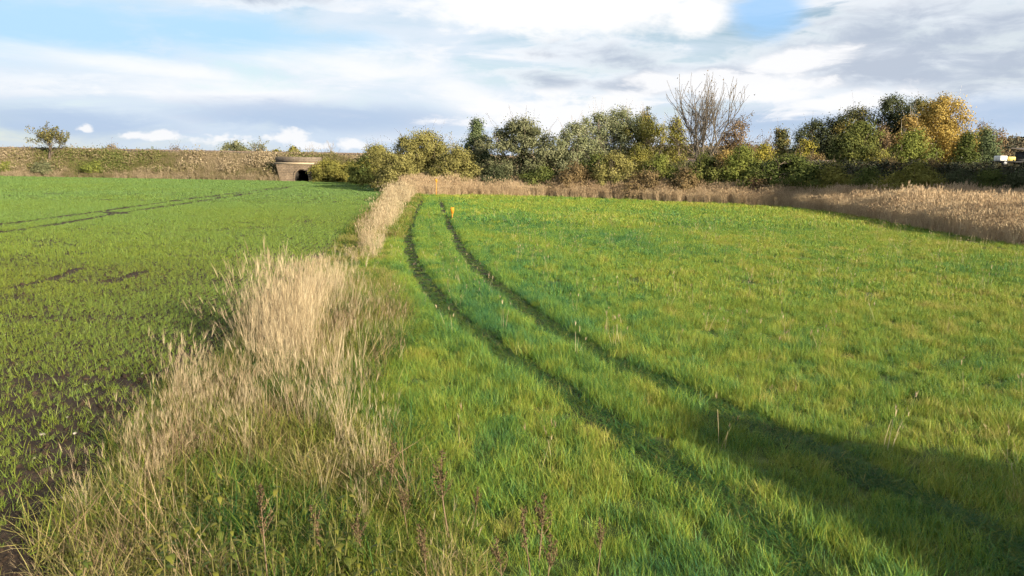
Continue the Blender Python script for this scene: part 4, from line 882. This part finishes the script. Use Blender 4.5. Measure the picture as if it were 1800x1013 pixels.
# ------------------------------------------------------------------ marker posts
def marker(label, px, py, top, cap_w, Yo=None):
    gx, gy = G(px, py); h = at(px, top, gy)[2]
    e = empty('marker_post', (gx, gy, 0), 0.3); tag(e, label, 'marker post', 'orange pipeline marker posts')
    MB().tube([(0, 0, -0.1), (0, 0, h*0.5), (0, 0, h-0.28)], [0.045, 0.045, 0.045], 10, caps=True).build('post', M['post'], e, smooth=False)
    a, b = 0.09, cap_w
    V = [(-a, -a, h-0.34), (a, -a, h-0.34), (a, a, h-0.34), (-a, a, h-0.34), (-b, -b*.7, h), (b, -b*.7, h), (b, b*.7, h), (-b, b*.7, h)]
    c_ = MB().add(V, [(3, 2, 1, 0), (0, 1, 5, 4), (1, 2, 6, 5), (2, 3, 7, 6), (3, 0, 4, 7)]); c_.add([(-b, -b*.7, h), (b, -b*.7, h), (b, b*.7, h), (-b, b*.7, h), (-b, 0, h+.1), (b, 0, h+.1)], [(0, 1, 5, 4), (2, 3, 4, 5)]); c_.f.append(np.array([(1, 2, 5), (3, 0, 4)])+8)
    c_.build('marker_cap', M['orange'], e)
marker('short orange marker post standing in the meadow beside the wheel track', 795, 386, 367, 0.12)
marker('tall thin orange marker post standing in the reed belt', 767, 346, 316, 0.10)

# ------------------------------------------------------------------ trailer and roof on the road bank
ty = 86.0; tz = road_h(np.array(60.0)).item()
p0 = at(1752, 280, ty)[0]; tl = empty('tank_trailer', (p0+1.7, ty, tz), 0.0); tag(tl, 'parked trailer carrying a white and a yellow tank on the road bank', 'trailer')
MB().box((0, 0, 0.50), (3.6, 1.6, 0.16)).box((0, 0, 0.38), (3.3, 0.5, 0.10)).build('chassis', M['chassis'], tl)
def tank(nm, x, mat, w, h):
    o = MB().box((x, 0, 0.585+h/2), (w, 1.2, h)).build(nm, mat, tl)
    bv = o.modifiers.new('bevel', 'BEVEL'); bv.width = 0.1; bv.segments = 3
    MB().tube([(x, 0, 0.57+h), (x, 0, 0.65+h)], [0.16, 0.16], 12, caps=True).build('filler_cap', M['chassis'], o)
tank('white_tank', -1.28, M['white'], 0.85, 0.58); tank('yellow_tank', -0.36, M['yellow'], 0.92, 0.50)
MB().box((1.0, 0, 0.70), (1.4, 1.3, 0.24)).build('tool_box', M['chassis'], tl)
for x_ in (-1.3, 1.15):
    for y_ in (-0.86, 0.86):
        w_ = MB().tube([(x_, y_-0.09, 0.32), (x_, y_+0.09, 0.32)], [0.32, 0.32], 18, caps=True).build('wheel', M['chassis'], tl)
        MB().tube([(x_, y_-0.10, 0.32), (x_, y_+0.10, 0.32)], [0.19, 0.19], 14, caps=True).build('rim', M['rim'], w_)
hx = at(1796, 275, 92)[0]
sh = empty('bank_shed', (hx+2.0, 91.5, tz), 0.0); tag(sh, 'low dark shed with a beige roof beyond the tank trailer', 'shed')
MB().box((0, 0, 0.9), (4.6, 2.6, 1.8)).build('wall', M['chassis'], sh)
MB().add([(-2.7, -1.6, 1.82), (2.7, -1.6, 1.82), (2.7, 1.6, 2.15), (-2.7, 1.6, 2.15), (-2.7, -1.6, 1.98), (2.7, -1.6, 1.98), (2.7, 1.6, 2.31), (-2.7, 1.6, 2.31)], [(3, 2, 1, 0), (4, 5, 6, 7), (0, 1, 5, 4), (1, 2, 6, 5), (2, 3, 7, 6), (3, 0, 4, 7)]).build('roof', M['beige'], sh)
MB().box((-1.0, -1.32, 0.85), (0.9, 0.06, 1.6)).build('door', M['concrete'], sh)

# ------------------------------------------------------------------ unseen house added behind the camera, roof shaped to throw a wedge of shade
d0 = 30.0; c0 = np.array((2.35, 11.75))-sunhor*d0; hr = d0*math.tan(SUN_EL); rz = math.atan2(sunhor[0], sunhor[1])*-1
ho = empty('unseen_shade_house', (c0[0], c0[1], 0), rz); tag(ho, 'added unseen house behind the viewpoint, hipped roof shaped to shade the meadow', 'house')
ev = 4.2; hl = 0.45+(hr-ev)*0.78; hd = (hr-ev)*0.85
MB().box((0, 0, ev/2), (2*hl-0.8, 2*hd-0.8, ev-0.004)).build('wall', M['plaster'], ho)
V = [(-hl, -hd, ev), (hl, -hd, ev), (hl, hd, ev), (-hl, hd, ev), (-0.45, 0, hr), (0.45, 0, hr)]
rf = MB().add(V, [(3, 2, 1, 0), (0, 1, 5, 4), (2, 3, 4, 5)]); rf.f.append(np.array([(1, 2, 5), (3, 0, 4)])); rf.build('roof', M['rooftile'], ho)
for x_ in (-hl*0.5, 0, hl*0.5): w_ = MB().box((x_, hd-0.4, 2.2), (1.1, 0.1, 1.3)).build('window', M['white'], ho); MB().box((x_, hd-0.35, 2.2), (0.9, 0.06, 1.1)).build('pane', M['chassis'], w_)

# ------------------------------------------------------------------ weeds and stones in the foreground
rng = np.random.default_rng(16)
LM['nettle'] = leafmat('nettle_leaves', [(0.05, 0.075, 0.014), (0.10, 0.12, 0.018), (0.20, 0.18, 0.03)], 0.3, 0.5, False, 0.8)
LM['seedhead'] = leafmat('dead_seed_heads', [(0.05, 0.034, 0.016), (0.10, 0.068, 0.032), (0.15, 0.105, 0.05)], 0.1, 0.8, False, 0.8)
M['dead_stem'] = surfmat('dead_stem', [(0.12, 0.08, 0.05), (0.22, 0.16, 0.10)], 12, 0.9, 0.1)
M['green_stem'] = surfmat('green_stem', [(0.10, 0.11, 0.03), (0.16, 0.14, 0.05)], 12, 0.7, 0.0)
def nettle(seed):
    rg = np.random.default_rng(seed); h = 0.75; mb = MB(); lv = MB()
    t = np.linspace(0, 1, 6); P = np.stack((0.05*np.sin(t*2), 0.06*t*t, h*t), 1); mb.tube(P, 0.006*(1-0.6*t), 5)
    for q in range(7):
        z = h*(0.2+0.12*q)+rg.normal(0, 0.02); s_ = 0.085*(1-0.06*q)*rg.uniform(0.6, 1.3)
        for sd in range(2):
            a = q*math.pi/2+sd*math.pi+rg.normal(0, 0.2); d = np.array((math.cos(a), math.sin(a), 0)); n_ = np.array((-d[1], d[0], 0)); b0 = np.array((0.05*math.sin(z/h*2), 0.06*(z/h)**2, z))
            rows = []
            for u_, w_, dz in ((0.15, 0.0, 0.02), (0.4, 0.26, 0.03), (0.65, 0.30, 0.0), (0.9, 0.2, -0.08), (1.25, 0.0, -0.25)):
                c_ = b0+d*s_*u_+np.array((0, 0, dz*s_*2)); rows += [c_-n_*w_*s_-(0, 0, 0.1*w_*s_), c_+(0, 0, 0.0), c_+n_*w_*s_-(0, 0, 0.1*w_*s_)]
            fl = []
            for k_ in range(4):
                fl += [(3*k_, 3*k_+1, 3*k_+4, 3*k_+3), (3*k_+1, 3*k_+2, 3*k_+5, 3*k_+4)]
            lv.add(rows, fl, np.array((0.5, rg.uniform(), rg.uniform())))
    return mb.mesh('stem', M['green_stem']), lv.mesh('foliage', LM['nettle'])
nm_ = [nettle(600+s) for s in range(5)]
pos = []
for px, py in ((445, 985), (470, 960), (410, 1000), (250, 955), (300, 985), (350, 960), (200, 985), (330, 900), (290, 850), (255, 880), (380, 900), (520, 995), (590, 1000), (640, 985), (560, 940), (480, 905), (600, 945), (680, 990), (150, 1000), (430, 870), (360, 840), (540, 860), (500, 1030), (380, 1040), (280, 1035), (610, 1040), (690, 1035), (450, 1060)):
    gx, gy = G(px, py+75); pos.append((gx, gy))
for q, (gx, gy) in enumerate(pos):
    e = empty('nettle_plant', (gx, gy, 0), rng.uniform(0, 6.28)); e.scale = (s_ := rng.uniform(0.75, 1.25),)*3; e.rotation_euler[0] = rng.normal(0, 0.15)
    tag(e, 'leafy yellow green nettle plant growing in the foreground verge', 'nettle', 'nettle plants in the foreground verge')
    for nme, me in zip(('stem', 'foliage'), nm_[q % 5]):
        o = bpy.data.objects.new(nme, me); C.objects.link(o); o.parent = e
def dock(seed, h):
    rg = np.random.default_rng(seed); mb = MB(); sd = MB(); t = np.linspace(0, 1, 7)
    P = np.stack((0.06*np.sin(t*2.5+seed), 0.05*t, h*t), 1); mb.tube(P, 0.009*(1-0.65*t), 5)
    for q in range(7):
        z = rg.uniform(0.35, 0.9); b0 = np.array([np.interp(z, t, P[:, k_]) for k_ in range(3)]); a = rg.uniform(0, 6.28); ln = 0.22*(1.15-z)+0.05
        tp = b0+np.array((math.cos(a)*ln*0.5, math.sin(a)*ln*0.5, ln)); limb(mb, b0, tp, 0.004, 0.002, rg, 3, 0, 3)
        n_ = 30; u_ = rg.uniform(0.2, 1, n_)[:, None]; leaves(sd, b0+(tp-b0)*u_+rg.normal(0, 0.012, (n_, 3)), 0.022, rg, cl=rg.uniform())
    n_ = 130; u_ = rg.uniform(0.55, 1, n_); leaves(sd, np.stack([np.interp(u_, t, P[:, k_]) for k_ in range(3)], 1)+rg.normal(0, 0.014, (n_, 3)), 0.024, rg, cl=0.4)
    return mb.mesh('stem', M['dead_stem']), sd.mesh('seed_head', LM['seedhead'])
dk = [dock(650+s, h) for s, h in enumerate((0.95, 0.8, 1.05, 0.7))]
dspots = [(788, 960, 1.15, 'tall dark dead dock stalk at the verge edge in the meadow'), (945, 1000, 1.0, 'dark brown dock stalk between verge and wheel track at the bottom edge'), (926, 1040, 0.8, None), (962, 1045, 0.9, None), (1050, 1030, 0.7, 'small dead dock stalk nearest the left wheel track'), (880, 1060, 0.8, None), (690, 900, 0.8, None), (664, 860, 0.7, None), (720, 960, 0.8, None), (560, 1000, 0.9, None), (470, 1040, 1.0, None), (640, 1000, 0.85, None), (830, 940, 0.6, None), (740, 1040, 0.9, None)]
for q, (px, py, sc_, lb) in enumerate(dspots):
    gx, gy = G(px, py); e = empty('dock_stalk', (gx, gy, 0), rng.uniform(0, 6.28)); e.scale = (sc_,)*3; e.rotation_euler[0] = rng.normal(0, 0.08)
    tag(e, lb or 'dry brown dock stalk with seed heads among the foreground grass', 'weed', 'dead dock stalks in the foreground')
    for nme, me in zip(('stem', 'seed_head'), dk[q % 4]):
        o = bpy.data.objects.new(nme, me); C.objects.link(o); o.parent = e
stn = [lump(700+s, 1.0).mesh('stone', M['pebble'], True) for s in range(4)]
for q, (px, py, r) in enumerate(((74, 764, .055), (132, 767, .038), (156, 742, .03), (186, 745, .03), (78, 730, .03), (150, 677, .03), (240, 596, .03), (388, 607, .028), (60, 806, .028), (118, 736, .04), (195, 595, .025), (30, 642, .03), (110, 880, .03), (250, 660, .035), (275, 688, .04), (8, 590, .035))):
    gx, gy = G(px, py); o = bpy.data.objects.new('stone', stn[q % 4]); C.objects.link(o); o.location = (gx, gy, float(soilz(np.array(gx), np.array(gy)))+r*0.45); o.scale = (r*.8, r*.7, r*.7); o.rotation_euler = (0, 0, q*1.3)
    tag(o, 'largest pale stone on the bare soil of the left field' if q == 0 else 'small pale stone lying between seedlings in the near left field', 'stone', 'pale stones in the left field')
